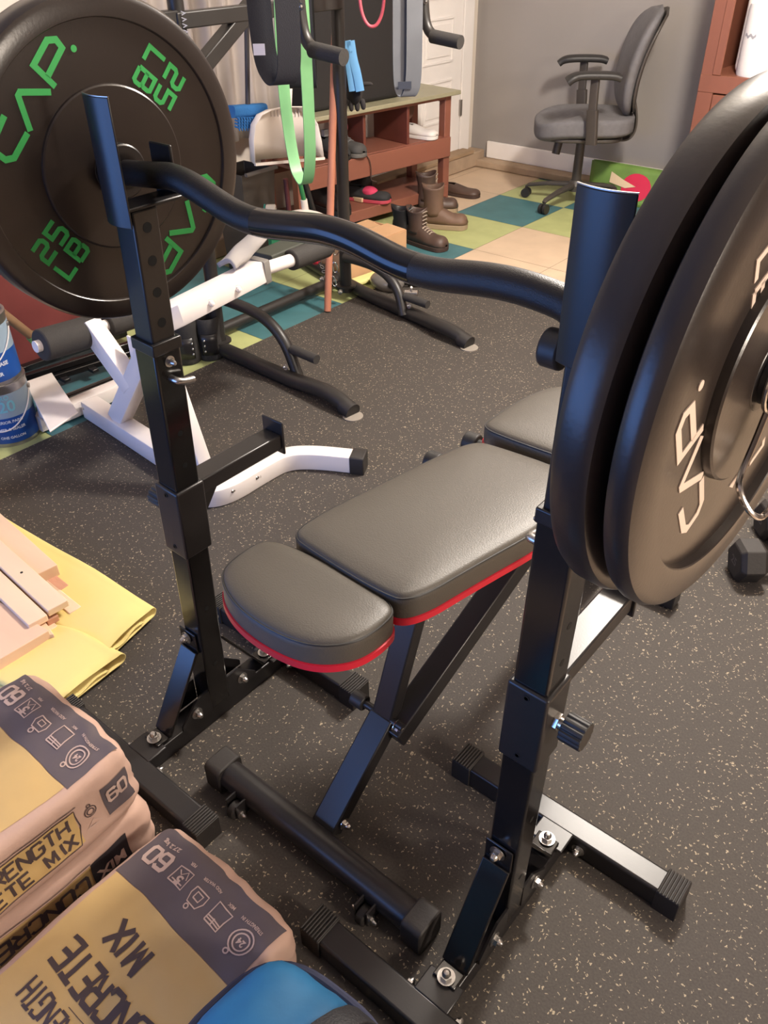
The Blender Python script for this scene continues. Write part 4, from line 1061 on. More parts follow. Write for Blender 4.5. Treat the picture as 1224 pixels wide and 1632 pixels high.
# ================================================================ OFFICE CHAIR
def office_chair():
    c = W(916, 306, z=.06); rz = radians(214)
    t = thing('office_chair', 'grey fabric office chair with black arms against the grey wall', 'office chair', (c.x, c.y, 0), rz)
    m = parent_world(t)
    fab = mat('grey_fabric', (104, 102, 104), .9, bump=.35, bscale=260, var=.08, vscale=40); bp = mat('chair_plastic', (66, 60, 55), .5)
    # star base and castors
    hub = MB().lathe([(.02, .07), (.04, .07), (.045, .10), (.03, .125), (.02, .125)], m, 24); hub.build('base_hub', bp, t)
    for i in range(5):
        a = 2 * pi * i / 5 + radians(50); d = V((cos(a), sin(a), 0))
        MB().sweep([m @ (d * .035 + V((0, 0, .100))), m @ (d * .16 + V((0, 0, .090))), m @ (d * .27 + V((0, 0, .070))), m @ (d * .285 + V((0, 0, .060)))], rrect(.040, .024, .008, 3), scale=[1, .85, .7, .55]).build('base_leg', bp, t)
        w = MB(); cc = d * .282 + V((0, 0, .026)); s = V((-d.y, d.x, 0))
        for k in (-1, 1): w.cyl(m @ (cc + s * (k * .006)), m @ (cc + s * (k * .022)), .025, 20)
        w.tube([m @ (cc + V((0, 0, .035))), m @ cc], .008, 10); w.build('castor', plastic, t)
    MB().cyl(m @ V((0, 0, .10)), m @ V((0, 0, .34)), .026, 20, .024).cyl(m @ V((0, 0, .22)), m @ V((0, 0, .36)), .018, 20).build('gas_column', bp, t)
    MB().box((.0, 0, .365), (.24, .17, .045), m).box((-.10, 0, .352), (.14, .07, .04), m).build('tilt_mechanism', bp, t, bevel=.012)
    MB().cyl(m @ V((.12, .06, .35)), m @ V((.135, .075, .275)), .022, 16).build('tension_knob', bp, t, bevel=.004)
    MB().tube(smoothpath([m @ V((.02, -.08, .36)), m @ V((.02, -.20, .355)), m @ V((.04, -.26, .35))], 2), .006, 10).build('lever', bp, t)
    # seat
    n = 40
    def seat(u, v):
        a = 2 * pi * u; ca, sa = cos(a), sin(a)
        x = .255 * abs(ca) ** .62 * (1 if ca > 0 else -1); y = .235 * abs(sa) ** .62 * (1 if sa > 0 else -1)
        r = min(1, v * 1.0); k = sin(v * pi) ** .45 if v < .5 else 1
        if v < .4: q = v / .4; rr = math.sqrt(1 - (1 - q) ** 2) ** .6 ; z = .365 + .04 * q
        elif v < .6: q = (v - .4) / .2; rr = 1; z = .405 + .045 * q
        else: q = (v - .6) / .4; rr = 1 - q ** 2.6; z = .450 + .028 * math.sqrt(max(0, 1 - (1 - q) ** 2)) - .012 * (q ** 2)
        z -= .03 * max(0, x / .235) ** 3
        return m @ V((x * rr, y * rr, z))
    MB().grid(seat, n, 18, True).build('seat', fab, t, smooth=180)
    MB().prism(rrect(.40, .40, .10, 6), .355, .375, m).build('seat_pan', bp, t, bevel=.006)
    # backrest: tall, waisted, leaning back
    def bk(u, v):
        h = v; z = .455 + .50 * h
        w = .225 * (1 - .18 * (1 - h) ** 2) * math.sqrt(max(0, 1 - (abs(2 * h - 1)) ** 5)) ** 1.0
        w = max(w, .002)
        a = 2 * pi * u; y = w * abs(cos(a)) ** .7 * (1 if cos(a) > 0 else -1)
        lean = -.215 - .10 * h - .035 * sin(h * pi * 1.0) * (-1) + .0
        bow = .035 * (y / .205) ** 2
        x = lean + bow + (.048 if sin(a) > 0 else -.026) * abs(sin(a)) ** .7 * math.sqrt(max(0, 1 - abs(2 * h - 1) ** 4))
        return m @ V((x, y, z))
    MB().grid(bk, 36, 26, True).build('backrest', fab, t, smooth=180)
    def shell(u, v):
        h = v; z = .47 + .475 * h; w = .200 * math.sqrt(max(0, 1 - (abs(2 * h - 1)) ** 5))
        y = w * (2 * u - 1); lean = -.215 - .10 * h + .035 * sin(h * pi)
        return m @ V((lean - .030 + .035 * (y / .205) ** 2, y, z))
    MB().grid(shell, 12, 22).build('back_shell', bp, t, solid=.012, smooth=60)
    J = [(-.08, 0, .360), (-.20, 0, .335), (-.255, 0, .345), (-.275, 0, .40), (-.262, 0, .48), (-.235, 0, .56)]
    MB().sweep(smoothpath([m @ V(p) for p in J], 3), rrect(.010, .055, .003), up=(0, 1, 0)).build('back_bar', bp, t)
    for s in (-1, 1):
        MB().sweep([m @ V((-.02, s * .12, .375)), m @ V((-.02, s * .275, .375))], rrect(.05, .014, .004)).build('arm_bracket', bp, t)
        MB().sweep([m @ V((-.02, s * .275, .368)), m @ V((-.005, s * .28, .53))], rrect(.058, .028, .008), up=(0, 1, 0)).sweep([m @ V((-.005, s * .28, .52)), m @ V((0, s * .28, .665))], rrect(.044, .020, .006), up=(0, 1, 0)).build('arm_post', bp, t)
        P = [(-.12, .672), (-.09, .682), (0, .684), (.08, .682), (.115, .672), (.135, .655)]
        MB().sweep(smoothpath([m @ V((x, s * (.28 + .01 * (x > .1)), z)) for x, z in P], 2), rrect(.085, .032, .014), up=(0, 0, 1)).build('arm_pad', plastic, t, bevel=.002)
office_chair()
def tote():
    a = W(925, 300, y=4.52); b = W(1060, 322, y=4.52)
    c = V(((a.x + b.x) / 2 + .02, 4.56, 0)); t = thing('tote_bag', 'green printed tote bag with a red shape leaning on the wall behind the chair', 'bag', c)
    m = parent_world(t)
    body = MB().grid(lambda u, v: m @ V((-.24 + .48 * u, -.06 * sin(pi * u) ** .5 * (1 - v * .8) - .01, .19 * v)), 16, 8)
    body.grid(lambda u, v: m @ V((-.24 + .48 * u, .05 * sin(pi * u) ** .5 * (1 - v * .8) + .01 * 1, .19 * v)), 16, 8)
    body.build('bag_body', mat('bag_green', (108, 140, 66), .6, var=.2), t, solid=.003)
    def yv(x, z): u = (x + .24) / .48; return -.06 * max(0, sin(pi * u)) ** .5 * (1 - z / .19 * .8) - .016
    def patch(nm, P, mt, off=0):
        k = len(P); cx = sum(p[0] for p in P) / k; cz = sum(p[1] for p in P) / k; vs = [m @ V((cx, yv(cx, cz) - off, cz))]
        for q in (.5, 1): vs += [m @ V((cx + (x - cx) * q, yv(cx + (x - cx) * q, cz + (z - cz) * q) - off, cz + (z - cz) * q)) for x, z in P]
        fs = [(0, 1 + i, 1 + (i + 1) % k) for i in range(k)] + [(1 + i, 1 + k + i, 1 + k + (i + 1) % k, 1 + (i + 1) % k) for i in range(k)]
        MB().add(vs, fs).build(nm, mt, t, smooth=0)
    patch('red_print', [(.06 + .085 * cos(a) , .095 + .07 * sin(a)) for a in [2 * pi * i / 20 for i in range(20)]], mat('bag_red', (200, 35, 70), .6))
    patch('cream_print', [(-.10, .155), (-.10, .10), (.0, .085), (.06, .10), (-.02, .125)], mat('bag_cream', (215, 190, 155), .6), .003)
    patch('cream_print', [(-.06, .07), (-.03, .03), (.05, .025), (-.01, .06)], MATS['bag_cream'], .003)
    patch('dark_print', [(-.17, .085), (-.13, .075), (-.05, .085), (-.03, .055), (-.10, .045), (-.16, .06)], mat('bag_dark', (60, 45, 45), .6), .004)
tote()
def hutch():
    L0 = W(1128, 60, y=4.25); x0 = L0.x
    t = thing('wooden_cabinet', 'red-brown wooden cabinet with an open shelf at the right end of the grey wall', 'cabinet', (x0 + .5, 4.5, 0))
    cw = mat('cherry_wood', (128, 80, 62), .4, var=.12, vscale=6, bump=.05, stretch=(1, 1, .12))
    y0, y1, x1 = 4.25, 4.77, x0 + 1.0
    zo = W(1165, 122, y=4.25).z
    def bx(n, a, b, bv=.003, mt=cw): return MB().box([(p + q) / 2 for p, q in zip(a, b)], [abs(q - p) for p, q in zip(a, b)]).build(n, mt, t, bevel=bv)
    bx('side_panel', (x0, y0 + .02, 0), (x0 + .02, y1, 1.9)); bx('side_panel', (x1 - .02, y0 + .02, 0), (x1, y1, 1.9))
    bx('top_panel', (x0 - .02, y0 - .02, 1.9), (x1 + .02, y1, 1.93)); bx('back_panel', (x0, y1 - .01, 0), (x1, y1, 1.9))
    bx('stile', (x0, y0, 0), (x0 + .075, y0 + .02, 1.9)); bx('stile', (x1 - .075, y0, 0), (x1, y0 + .02, 1.9))
    bx('rail', (x0, y0 - .002, zo - .075), (x1, y0 + .018, zo)); bx('shelf_board', (x0 + .02, y0 + .02, zo - .02), (x1 - .02, y1, zo))
    bx('stile_moulding', (x0 + .055, y0 - .006, zo), (x0 + .095, y0 + .002, 1.9)); bx('rail', (x0, y0 - .002, .0), (x1, y0 + .018, .10))
    d = bx('door', (x0 + .08, y0 - .012, .11), (x0 + .49, y0 + .006, zo - .08)); bx('door', (x0 + .51, y0 - .012, .11), (x1 - .08, y0 + .006, zo - .08))
    return x0, y0, zo
hx, hy, hz = hutch()
o = MB().box((hx + .27, hy + .26, hz + .21), (.32, .34, .42)).build('kitchen_appliance', mat('appliance_white', (232, 222, 214), .3), bevel=.03, seg=4, origin=(hx + .27, hy + .26, hz)); tag(o, 'white rounded kitchen appliance in the opening of the wooden cabinet', 'appliance')
rx_ = W(1212, 60, y=hy + .05).x
t = thing('paper_towel_roll', 'large white paper roll with a small grey mark before the white appliance', 'paper roll', (rx_, hy + .09, hz))
MB().lathe([(.018, 0), (.085, .0), (.088, .01), (.088, .27), (.085, .28), (.018, .28)], M3.Translation(V((rx_, hy + .10, hz))), 40).build('roll', mat('paper_white', (225, 220, 220), .9, bump=.2), t)
MB().grid(lambda u, v: V((rx_ + .0888 * cos(radians(-135 + 40 * u)), hy + .10 + .0888 * sin(radians(-135 + 40 * u)), hz + .155 + .012 * v + .005 * sin(u * 14))), 12, 3).build('grey_mark', mat('grey_ink', (150, 150, 158), .8), t)

# ================================================================ LEFT EDGE
def pail(name, label, c, z0, r, h, texts):
    t = thing(name, label, 'paint can', (c[0], c[1], z0), 0, 'stacked cans by the left edge')
    m = M3.Translation(V((c[0], c[1], z0)))
    MB().lathe([(0, .004), (r * .96, .004), (r, 0), (r, .006), (r * .985, .012), (r * .985, h - .014), (r * 1.01, h - .008), (r * 1.01, h), (r * .93, h), (r * .90, h - .008), (0, h - .008)], m, 56).build('can_body', mat('can_steel', (165, 162, 160), .3, .9), t)
    lb_ = mat('can_label_blue', (24, 72, 148), .35); MB().lathe([(r * .992, .012), (r * .992, h * .48)], m, 56).build('blue_label', lb_, t)
    MB().lathe([(r * .991, h * .48), (r * .991, h * .86)], m, 56).build('silver_label', mat('can_label_pale', (140, 160, 178), .3), t)
    tm = mat('can_text', (200, 205, 220), .5)
    for txt, size, z, ang, bold, mt in texts:
        vs, fs = text_mesh(txt, size, bold)
        rr = r * 1.003; out = []
        for v in vs:
            a = radians(ang) + v[0] / rr; out.append((rr * cos(a), rr * sin(a), z + v[1]))
        MB().add(out, fs, m).build('label_lettering', mt or tm, t, smooth=0)
    P = [m @ V((r * 1.03 * cos(radians(a)), r * 1.03 * sin(radians(a)), h * .80 - h * .52 * sin(radians(a - (-130))) )) for a in range(-130, 51, 6)]
    MB().tube(P, .0022, 8).build('wire_handle', white, t)
    for a in (-130, 50):
        b = MB(); d = V((cos(radians(a)), sin(radians(a)), 0)); b.cyl(m @ (d * r * .98 + V((0, 0, h * .80))), m @ (d * r * 1.06 + V((0, 0, h * .80))), .008, 14); b.build('handle_ear', steel, t)
pt = mat('can_text_teal', (120, 185, 200), .5)
cc = (-2.398, 1.0)
pail('paint_can', 'silver and blue metal can marked 20 on the yellow floor tile, bottom of two', cc, 0, .088, .205, [('20', .052, .135, -18, .001, pt), ('PRO', .020, .165, -22, .0005, pt), ('EXTERIOR PAINT', .013, .085, -25, .0004, None), ('PRIMER & SEALER', .013, .06, -25, .0004, None), ('ONE GALLON', .012, .032, -22, .0004, None)])
pail('paint_can', 'blue metal can with a wire handle stacked on the lower can', (-2.402, .996), .205, .088, .205, [('WATER BASE', .017, .065, -18, .0006, None), ('SEALER', .016, .035, -18, .0006, None)])
pz = [W(-60, 400, x=-2.85), W(240, 480, x=-2.85)]
o = MB().bar((-2.78, .55, .30), (-2.72, 1.70, .30), .018, .56, (.12, 0, 1)).build('red_panel', mat('dull_red', (136, 66, 60), .6, var=.08), bevel=.004, origin=(-2.75, 1.2, .02)); tag(o, 'dull red panel leaning behind the white bench roller', 'panel')
a, b, c = W(-90, 425, x=-2.50), W(52, 537, x=-2.50), W(70, 551, x=-2.50)
t = thing('garden_tool', 'tan wooden handle with a pale green tip leaning before the red panel', 'tool', b)
MB().tube([a, b], .015, 16).build('handle', mat('tan_wood', (150, 118, 88), .6, var=.1), t)
MB().tube([b - (b - a).normalized() * .01, c + (c - b) * .4], .020, 16, scale=[.9, 1.5]).build('ferrule', mat('pale_green_plastic', (125, 175, 105), .5), t)
def folded_frame():
    t = thing('folding_stand', 'flat black folded metal stand lying under the foam roller', 'stand', (-2.55, 1.25, 0))
    for (p, q, z, w) in (((0, 628), (260, 545), .05, .030), ((20, 608), (250, 535), .075, .022), ((60, 655), (250, 580), .018, .026), ((0, 600), (200, 530), .03, .030)):
        MB().bar(W(*p, z=z), W(*q, z=z), w, .022).build('rail', blackgl, t, bevel=.003)
    for px, py in ((95, 600), (140, 585)): MB().bar(W(px, py, z=.04) + V((-.10, 0, 0)), W(px, py, z=.04) + V((.05, 0, 0)), .025, .012).build('cross_rail', black, t, bevel=.002)
    MB().bar(W(58, 648, z=.035), W(250, 573, z=.035), .006, .006).build('edge_strip', steel, t)
folded_frame()

# ================================================================ YELLOW SHEET, LUMBER
yel = mat('yellow_felt', (226, 206, 132), .75, var=.03, vscale=5)
def fold_sheet(name, label, e0, e1, far, hgt, layers, slump=0):
    """folded sheet: e0->e1 is its cut end, far the direction it runs to"""
    e0, e1, far = V(e0), V(e1), V(far); w = (e1 - e0); L = w.length; wx = w.normalized(); r = hgt / 2
    prof = []
    for i in range(13): a = radians(90 + 180 * i / 12); prof.append((r * 1.3 * cos(a) + r * 1.3, r + r * sin(a)))
    base = [(L * .97, hgt * .95)] + prof + [(L * 1.0, .002)]
    strip = [(L * (1 - .97 * i / 14), hgt * (.9 + .25 * sin(pi * i / 14))) for i in range(14)] + prof[1:] + [(r * 1.3 + (L - r * 1.3) * i / 14, .0015) for i in range(1, 15)]
    strip += [(L + r * .5 * sin(radians(180 * i / 8)), .0015 + (hgt * .45) * i / 8 * 1.0) for i in range(1, 9)] + [(L - (L * .75) * i / 10, hgt * .45 + .004 * sin(i)) for i in range(1, 11)] if layers > 1 else []
    n = len(strip); N = 22; vs = []
    for j in range(N):
        v = j / (N - 1); o = e0 + far * v
        for i, (x, z) in enumerate(strip):
            wob = .010 * noise.noise(V((v * 5, x * 9, L * 7))) * (1 if z > .004 else 0) + (.006 * sin(v * 9 + x * 14) * (z / hgt))
            vs.append(o + wx * x + V((0, 0, max(.001, z + wob) + MZ)))
    fs = [(j * n + i, j * n + i + 1, (j + 1) * n + i + 1, (j + 1) * n + i) for j in range(N - 1) for i in range(n - 1)]
    o = MB().add(vs, fs).build(name, yel, solid=.0022, smooth=70, origin=e0); return tag(o, label, 'sheet')
A0, A1 = W(251, 982, z=.012), W(190, 1040, z=.012)
far = (W(0, 826, z=.012) - A0) * 1.8
fold_sheet('yellow_sheet', 'folded yellow felt sheet under the lumber pieces, its tip pointing to the left squat stand', A0, A0 + (A1 - A0) * 1.35, far, .024, 2)
B0, B1 = W(203, 1056, z=.010), W(132, 1112, z=.010)
fold_sheet('yellow_sheet', 'second fold of yellow felt sheet beside the concrete bags with an open loop end', B0, B0 + (B1 - B0) * 1.6, (W(0, 960, z=.01) - B0) * 1.5, .026, 2)
pine = mat('pine', (222, 190, 160), .6, var=.07, vscale=9, bump=.06, stretch=(.25, 1, 1)); pine2 = mat('pine_pale', (228, 200, 172), .6, var=.05, vscale=9, stretch=(.25, 1, 1)); pine3 = mat('pine_rough', (190, 140, 115), .8, var=.15, bump=.4, stretch=(.3, 1, 1))
dirn = (W(75, 975, z=.07) - W(0, 905, z=.07)).normalized()
def board(label, px, py, z, w, h, ang=0, m=pine, L=.75, hole=None, chamf=True, cut=0):
    """end centre of the top face at a pixel; runs back to the left"""
    d = M3.Rotation(radians(ang), 4, 'Z') @ dirn; e = W(px, py, z=z); s = V((-d.y, d.x, 0))
    P = [(-w / 2, -h), (w / 2, -h), (w / 2, 0), (-w / 2, 0)]
    mb = MB(); a = e - d * L
    vs = [a + s * x + V((0, 0, y)) for x, y in P] + [e + s * x + d * (cut * x / w * 2) + V((0, 0, y)) for x, y in P]
    mb.add(vs, [(0, 1, 2, 3), (7, 6, 5, 4), (0, 4, 5, 1), (1, 5, 6, 2), (2, 6, 7, 3), (3, 7, 4, 0)])
    o = mb.build('wood_board', m, bevel=.002, origin=a); tag(o, label, 'board', 'lumber offcuts on the yellow sheet')
    if hole: hp = e - d * hole; MB().cyl(hp + V((0, 0, -.002)), hp + V((0, 0, .0006)), .0035, 12).build('screw_hole', MATS['hole_dark'], o)
board('thick pale wood batten nearest the rack, its square end towards the stand', 74, 908, .080, .056, .036, -1)
board('short wood piece peeking out below the thick batten', 100, 938, .050, .034, .024, 2, pine3)
board('flat pale plank with a screw hole on top of the pile', 92, 965, .085, .050, .018, 0, pine2, hole=.17)
board('narrow block with a screw hole sticking out furthest to the right', 120, 972, .050, .032, .020, 2, pine2, hole=.035)
board('flat pale plank beside the one with the hole, slightly shorter', 60, 988, .080, .046, .018, 0, pine2)
board('small wood block under the two flat planks', 84, 1002, .045, .026, .018, 2, pine)
board('pointed wood piece at the edge of the big rough board', 70, 1012, .058, .036, .016, -8, pine, cut=.012)
board('wide thick rough-ended board, lowest of the pile', 34, 1030, .070, .130, .045, 10, mat('pine_pink', (222, 186, 160), .65, var=.06, stretch=(.25, 1, 1)), cut=.01)
board('square wood block under the thick batten', 84, 985, .060, .028, .022, 0, pine3)

# ================================================================ CONCRETE BAGS
kraft = mat('kraft_pink', (188, 156, 140), .75, bump=.35, bscale=26, var=.06, vscale=6)
tanp = mat('bag_tan', (196, 164, 108), .7, var=.05, bump=.2, bscale=26); band_m = mat('bag_grey', (88, 78, 82), .7, var=.08, bump=.2, bscale=26)
ink = mat('bag_ink', (72, 58, 58), .7); pale = mat('bag_pale', (188, 162, 150), .7)
class Bag:
    def __init__(s, name, label, c, size, rz, z0, seed, flip=False):
        s.A, s.B, s.Cz = [k / 2 for k in size]; s.seed = seed; s.c = c; s.z0 = z0; s.flip = flip
        s.t = thing(name, label, 'concrete bag', (c[0], c[1], z0), rz, 'bags of concrete mix')
        s.m = parent_world(s.t) @ M3.Translation(V((0, 0, s.Cz)))
        mb = MB(); n = 34; P = {}
        def nrm(p):
            q = (abs(p[0]) ** 13 + abs(p[1]) ** 13 + abs(p[2]) ** 7) ** (1 / 10); return V(p) / q
        vs = []; fs = []
        for ax in range(3):
            for sg in (-1, 1):
                k = len(vs); N = n
                for i in range(N + 1):
                    for j in range(N + 1):
                        a = sin((i / N - .5) * pi) if 0 else (i / N * 2 - 1); b = j / N * 2 - 1
                        p = [0, 0, 0]; p[ax] = sg; p[(ax + 1) % 3] = a; p[(ax + 2) % 3] = b
                        vs.append(s.wob(nrm(p)))
                fs += [(k + i * (N + 1) + j, k + (i + 1) * (N + 1) + j, k + (i + 1) * (N + 1) + j + 1, k + i * (N + 1) + j + 1) for i in range(N) for j in range(N)]
        mb.add(vs, fs, s.m).build('paper_sack', kraft, s.t, smooth=75)
    def wob(s, p):
        x, y, z = p[0] * s.A, p[1] * s.B, p[2] * s.Cz
        n = noise.noise_vector(V((x * 9, y * 9, z * 9 + s.seed)))
        n2 = noise.noise_vector(V((x * 34, y * 34, z * 34 + s.seed)))
        e = max(0, abs(p[1]) - .6) * 2.2
        f = n * .008 + n2 * (.0016 + .004 * e)
        if p[2] < -.4: f.z *= .2
        return V((x, y, z)) + f
    def top(s, x, y, off=.0012):
        """(x, y) in metres on the top face"""
        px, py = x / s.A, y / s.B; q = max(0.001, 1 - abs(px) ** 12 - abs(py) ** 12)
        p = V((px, py, q ** (1 / 8)))
        n = (abs(p[0]) ** 13 + abs(p[1]) ** 13 + abs(p[2]) ** 7) ** (1 / 10)
        w = s.wob((p[0] / n, p[1] / n, p[2] / n)); return s.m @ (w + V((0, 0, off)))
    def side(s, y, z, off=.0012, sg=1):
        py, pz = y / s.B, z / s.Cz; q = max(0.001, 1 - abs(py) ** 12 - abs(pz) ** 7)
        p = V((sg * q ** (1 / 12), py, pz))
        n = (abs(p[0]) ** 13 + abs(p[1]) ** 13 + abs(p[2]) ** 7) ** (1 / 10)
        w = s.wob((p[0] / n, p[1] / n, p[2] / n)); return s.m @ (w + V((sg * off, 0, 0)))
    def panel(s, name, m, fn, x0, x1, y0, y1, nx=24, ny=24, off=.0012):
        return MB().grid(lambda u, v: fn(x0 + (x1 - x0) * u, y0 + (y1 - y0) * v, off), nx, ny).build(name, m, s.t, smooth=60)
    def text(s, name, m, fn, txt, size, x, y, ang, bold=.0012, off=.0022, sx=1.0):
        vs, fs = text_mesh(txt, size, bold); a = radians(ang); out = []
        for v in vs:
            u = v[0] * sx; out.append(fn(x + u * cos(a) - v[1] * sin(a), y + u * sin(a) + v[1] * cos(a), off))
        return MB().add(out, fs).build(name, m, s.t, smooth=0)
    def lines(s, name, m, fn, L, w, off=.0022):
        mb = MB()
        for pl in L:
            pl = [V(p) for p in pl]; q = []
            for a, b in zip(pl, pl[1:]):
                k = max(1, int((b - a).length / .012)); q += [a + (b - a) * i / k for i in range(k)]
            q.append(pl[-1]); n = len(q)
            vs = []
            for i, p in enumerate(q):
                d = (q[min(i + 1, n - 1)] - q[max(0, i - 1)]).normalized(); nn = V((-d.y, d.x)) * w / 2
                vs += [fn(p.x + nn.x, p.y + nn.y, off), fn(p.x - nn.x, p.y - nn.y, off)]
            mb.add(vs, [(2 * i, 2 * i + 1, 2 * i + 3, 2 * i + 2) for i in range(n - 1)])
        return mb.build(name, m, s.t, smooth=0)
def _title(s, name, m, fn, txt, h, w, gap, sw, x, y, ang, off=.0022):
    a = radians(ang); mb = MB(); X = -((w + gap) * len(txt) - gap) / 2
    def T(u, v): return fn(x + u * cos(a) - v * sin(a), y + u * sin(a) + v * cos(a), off)
    for ch in txt:
        for pl in GL[ch]:
            P = [V((X + q[0] * w, (q[1] - .5) * h)) for q in pl]; cl = len(P) > 2 and (P[0] - P[-1]).length < 1e-6
            ends = []
            for i, q in enumerate(P):
                if cl and i in (0, len(P) - 1): d0 = (P[-1] - P[-2]).normalized(); d1 = (P[1] - P[0]).normalized()
                else:
                    d0 = (P[i] - P[i - 1]).normalized() if i else (P[1] - P[0]).normalized(); d1 = (P[i + 1] - P[i]).normalized() if i < len(P) - 1 else d0
                nn = V((-d0.y - d1.y, d0.x + d1.x)); nn.normalize(); k = sw / 2 / max(.4, nn.dot(V((-d0.y, d0.x)))); ends.append((q + nn * k, q - nn * k))
            for (a0, b0), (a1, b1) in zip(ends, ends[1:]):
                n = max(1, int((a1 - a0).length / .008)); vs = []
                for i in range(n + 1): u = a0.lerp(a1, i / n); v = b0.lerp(b1, i / n); vs += [T(*u), T(*v)]
                mb.add(vs, [(2 * i, 2 * i + 1, 2 * i + 3, 2 * i + 2) for i in range(n)])
        X += (w if ch != 'I' else w * .55) + gap
    return mb.build(name, m, s.t, smooth=0)
Bag.title = _title
def ring(cx, cy, r, n=22): return [(cx + r * cos(2 * pi * i / n), cy + r * sin(2 * pi * i / n)) for i in range(n + 1)]
def rect(cx, cy, w, h): return [(cx - w / 2, cy - h / 2), (cx + w / 2, cy - h / 2), (cx + w / 2, cy + h / 2), (cx - w / 2, cy + h / 2), (cx - w / 2, cy - h / 2)]
def top_print(b, yb, words):
    A, B = b.A, b.B
    b.panel('tan_panel', tanp, b.top, -A * .88, A * .84, -B * .92, yb - .001, 30, 40)
    b.panel('grey_band', band_m, b.top, -A * .91, A * .89, yb, B * .93, 36, 20)
    # everything is printed to be read from the far side: right is -x, down is +y
    y = (yb + B * .90) / 2
    b.title('number_60', pale, b.top, '60', .030, .017, .006, .006, -A * .68, y + .004, 180)
    b.text('small_print', pale, b.top, '27.2 kg', .012, -A * .68, y + .034, 180, .0004)
    x = -A * .34
    b.lines('print_icon', pale, b.top, [rect(x, y + .004, .030, .030), [(x - .011, y - .006), (x + .011, y - .006)], [(x - .011, y + .014), (x - .004, y + .006), (x + .004, y + .016), (x + .011, y + .004)]], .0022)
    b.text('small_print', pale, b.top, '5', .022, x, y - .002, 180, .0008)
    x = -A * .02
    b.lines('print_icon', pale, b.top, [[(x - .013, y + .012), (x + .013, y + .012), (x + .015, y), (x + .010, y - .012), (x - .010, y - .012), (x - .015, y), (x - .013, y + .012)], ring(x - .004, y - .018, .004, 10), rect(x, y + .002, .012, .010)], .0022)
    x = A * .30
    b.lines('print_icon', pale, b.top, [rect(x, y + .004, .030, .034), [(x - .014, y - .004), (x + .014, y - .004)], [(x - .014, y - .008), (x + .014, y - .008)], [(x, y - .002), (x, y - .012)]], .0024)
    x = A * .66
    b.lines('print_icon', pale, b.top, [ring(x, y + .002, .019), ring(x, y + .002, .013), ring(x - .008, y - .021, .004, 10)], .0024)
    b.text('small_print', pale, b.top, '24', .014, x, y + .002, 180, .0005)
    for i, xx in enumerate((-A * .34, 0, A * .32, A * .62)):
        b.text('small_print', pale, b.top, ('PER', 'ADD WATER', 'MIX', 'STRENGTH IN')[i], .007, xx, y + .030, 180, .0002)
    for txt, h, w, xx, yy in words: b.title('bag_title', ink, b.top, txt, h, w, w * .26, w * .33, xx, yy, 180)
SX = .86
right_bag = Bag('concrete_bag', 'sack of concrete mix lying alone at the bottom left, with CONCRETE MIX across its top', (-.655, .170), (.304, .460, .135), 0, 0, 3)
top_print(right_bag, .105, [('MIX', .042, .026, -.030, .042), ('CONCRETE', .042, .0225, .012, -.020), ('HIGH-STRENGTH', .032, .0135, .012, -.080)])
right_bag.lines('panel_rule', ink, right_bag.top, [[(-.02, -.055), (.11, -.055)]], .001)
low_bag = Bag('concrete_bag', 'lower sack of the stacked concrete bags, its side lettering upside down', (-1.002, .160), (.304, .460, .142), 0, 0, 11)
low_bag.title('side_title', ink, low_bag.side, 'CONCRETE', .034, .022, .006, .0065, -.020, .008, 180)
low_bag.panel('side_panel', tanp, low_bag.side, -.20, .115, -.022, .038, 30, 8, .0008)
low_bag.lines('side_rule', ink, low_bag.side, [[(-.2, -.022), (.10, -.022)], [(-.2, .045), (.10, .045)]], .0016)
low_bag.panel('logo_panel', mat('logo_black', (44, 38, 42), .6), low_bag.side, .10, .17, -.032, .040, 10, 8)
low_bag.text('logo_text', kraft, low_bag.side, 'MIX', .030, .135, .004, 180, .001, off=.003)
top_bag = Bag('concrete_bag', 'upper sack of the stacked concrete bags with HIGH-STRENGTH CONCRETE MIX on its side', (-1.000, .158), (.302, .455, .142), radians(1), .139, 23)
top_print(top_bag, .115, [('MIX', .042, .026, -.030, .042), ('CONCRETE', .042, .0225, .012, -.020), ('HIGH-STRENGTH', .032, .0135, .012, -.080)])
top_bag.panel('side_panel', tanp, top_bag.side, -.20, .105, -.040, .036, 30, 10)
top_bag.lines('side_border', ink, top_bag.side, [[(-.2, .037), (.105, .037), (.108, .0), (.098, -.041), (-.2, -.041)], [(-.2, .043), (.11, .043)]], .0016)
top_bag.title('side_title', ink, top_bag.side, 'HIGH-STRENGTH', .026, .0165, .0045, .0048, -.035, .016, 0)
top_bag.title('side_title', ink, top_bag.side, 'CONCRETE', .026, .0165, .0045, .0048, -.064, -.020, 0)
top_bag.title('side_title', ink, top_bag.side, 'MIX', .026, .0165, .0045, .0048, .0725, -.020, 0)
top_bag.panel('side_weight_patch', band_m, top_bag.side, .155, .205, -.030, .036, 8, 8)
top_bag.title('side_number', pale, top_bag.side, '60', .024, .014, .005, .005, .181, .012, 0, off=.003)
top_bag.lines('side_icon', ink, top_bag.side, [ring(.130, .012, .010, 16), ring(.130, .012, .006, 12), ring(.130, .025, .003, 8)], .0018)
top_bag.lines('side_icon', pale, top_bag.side, [[(.118, -.022), (.142, -.022), (.130, -.008), (.118, -.022)]], .0018)
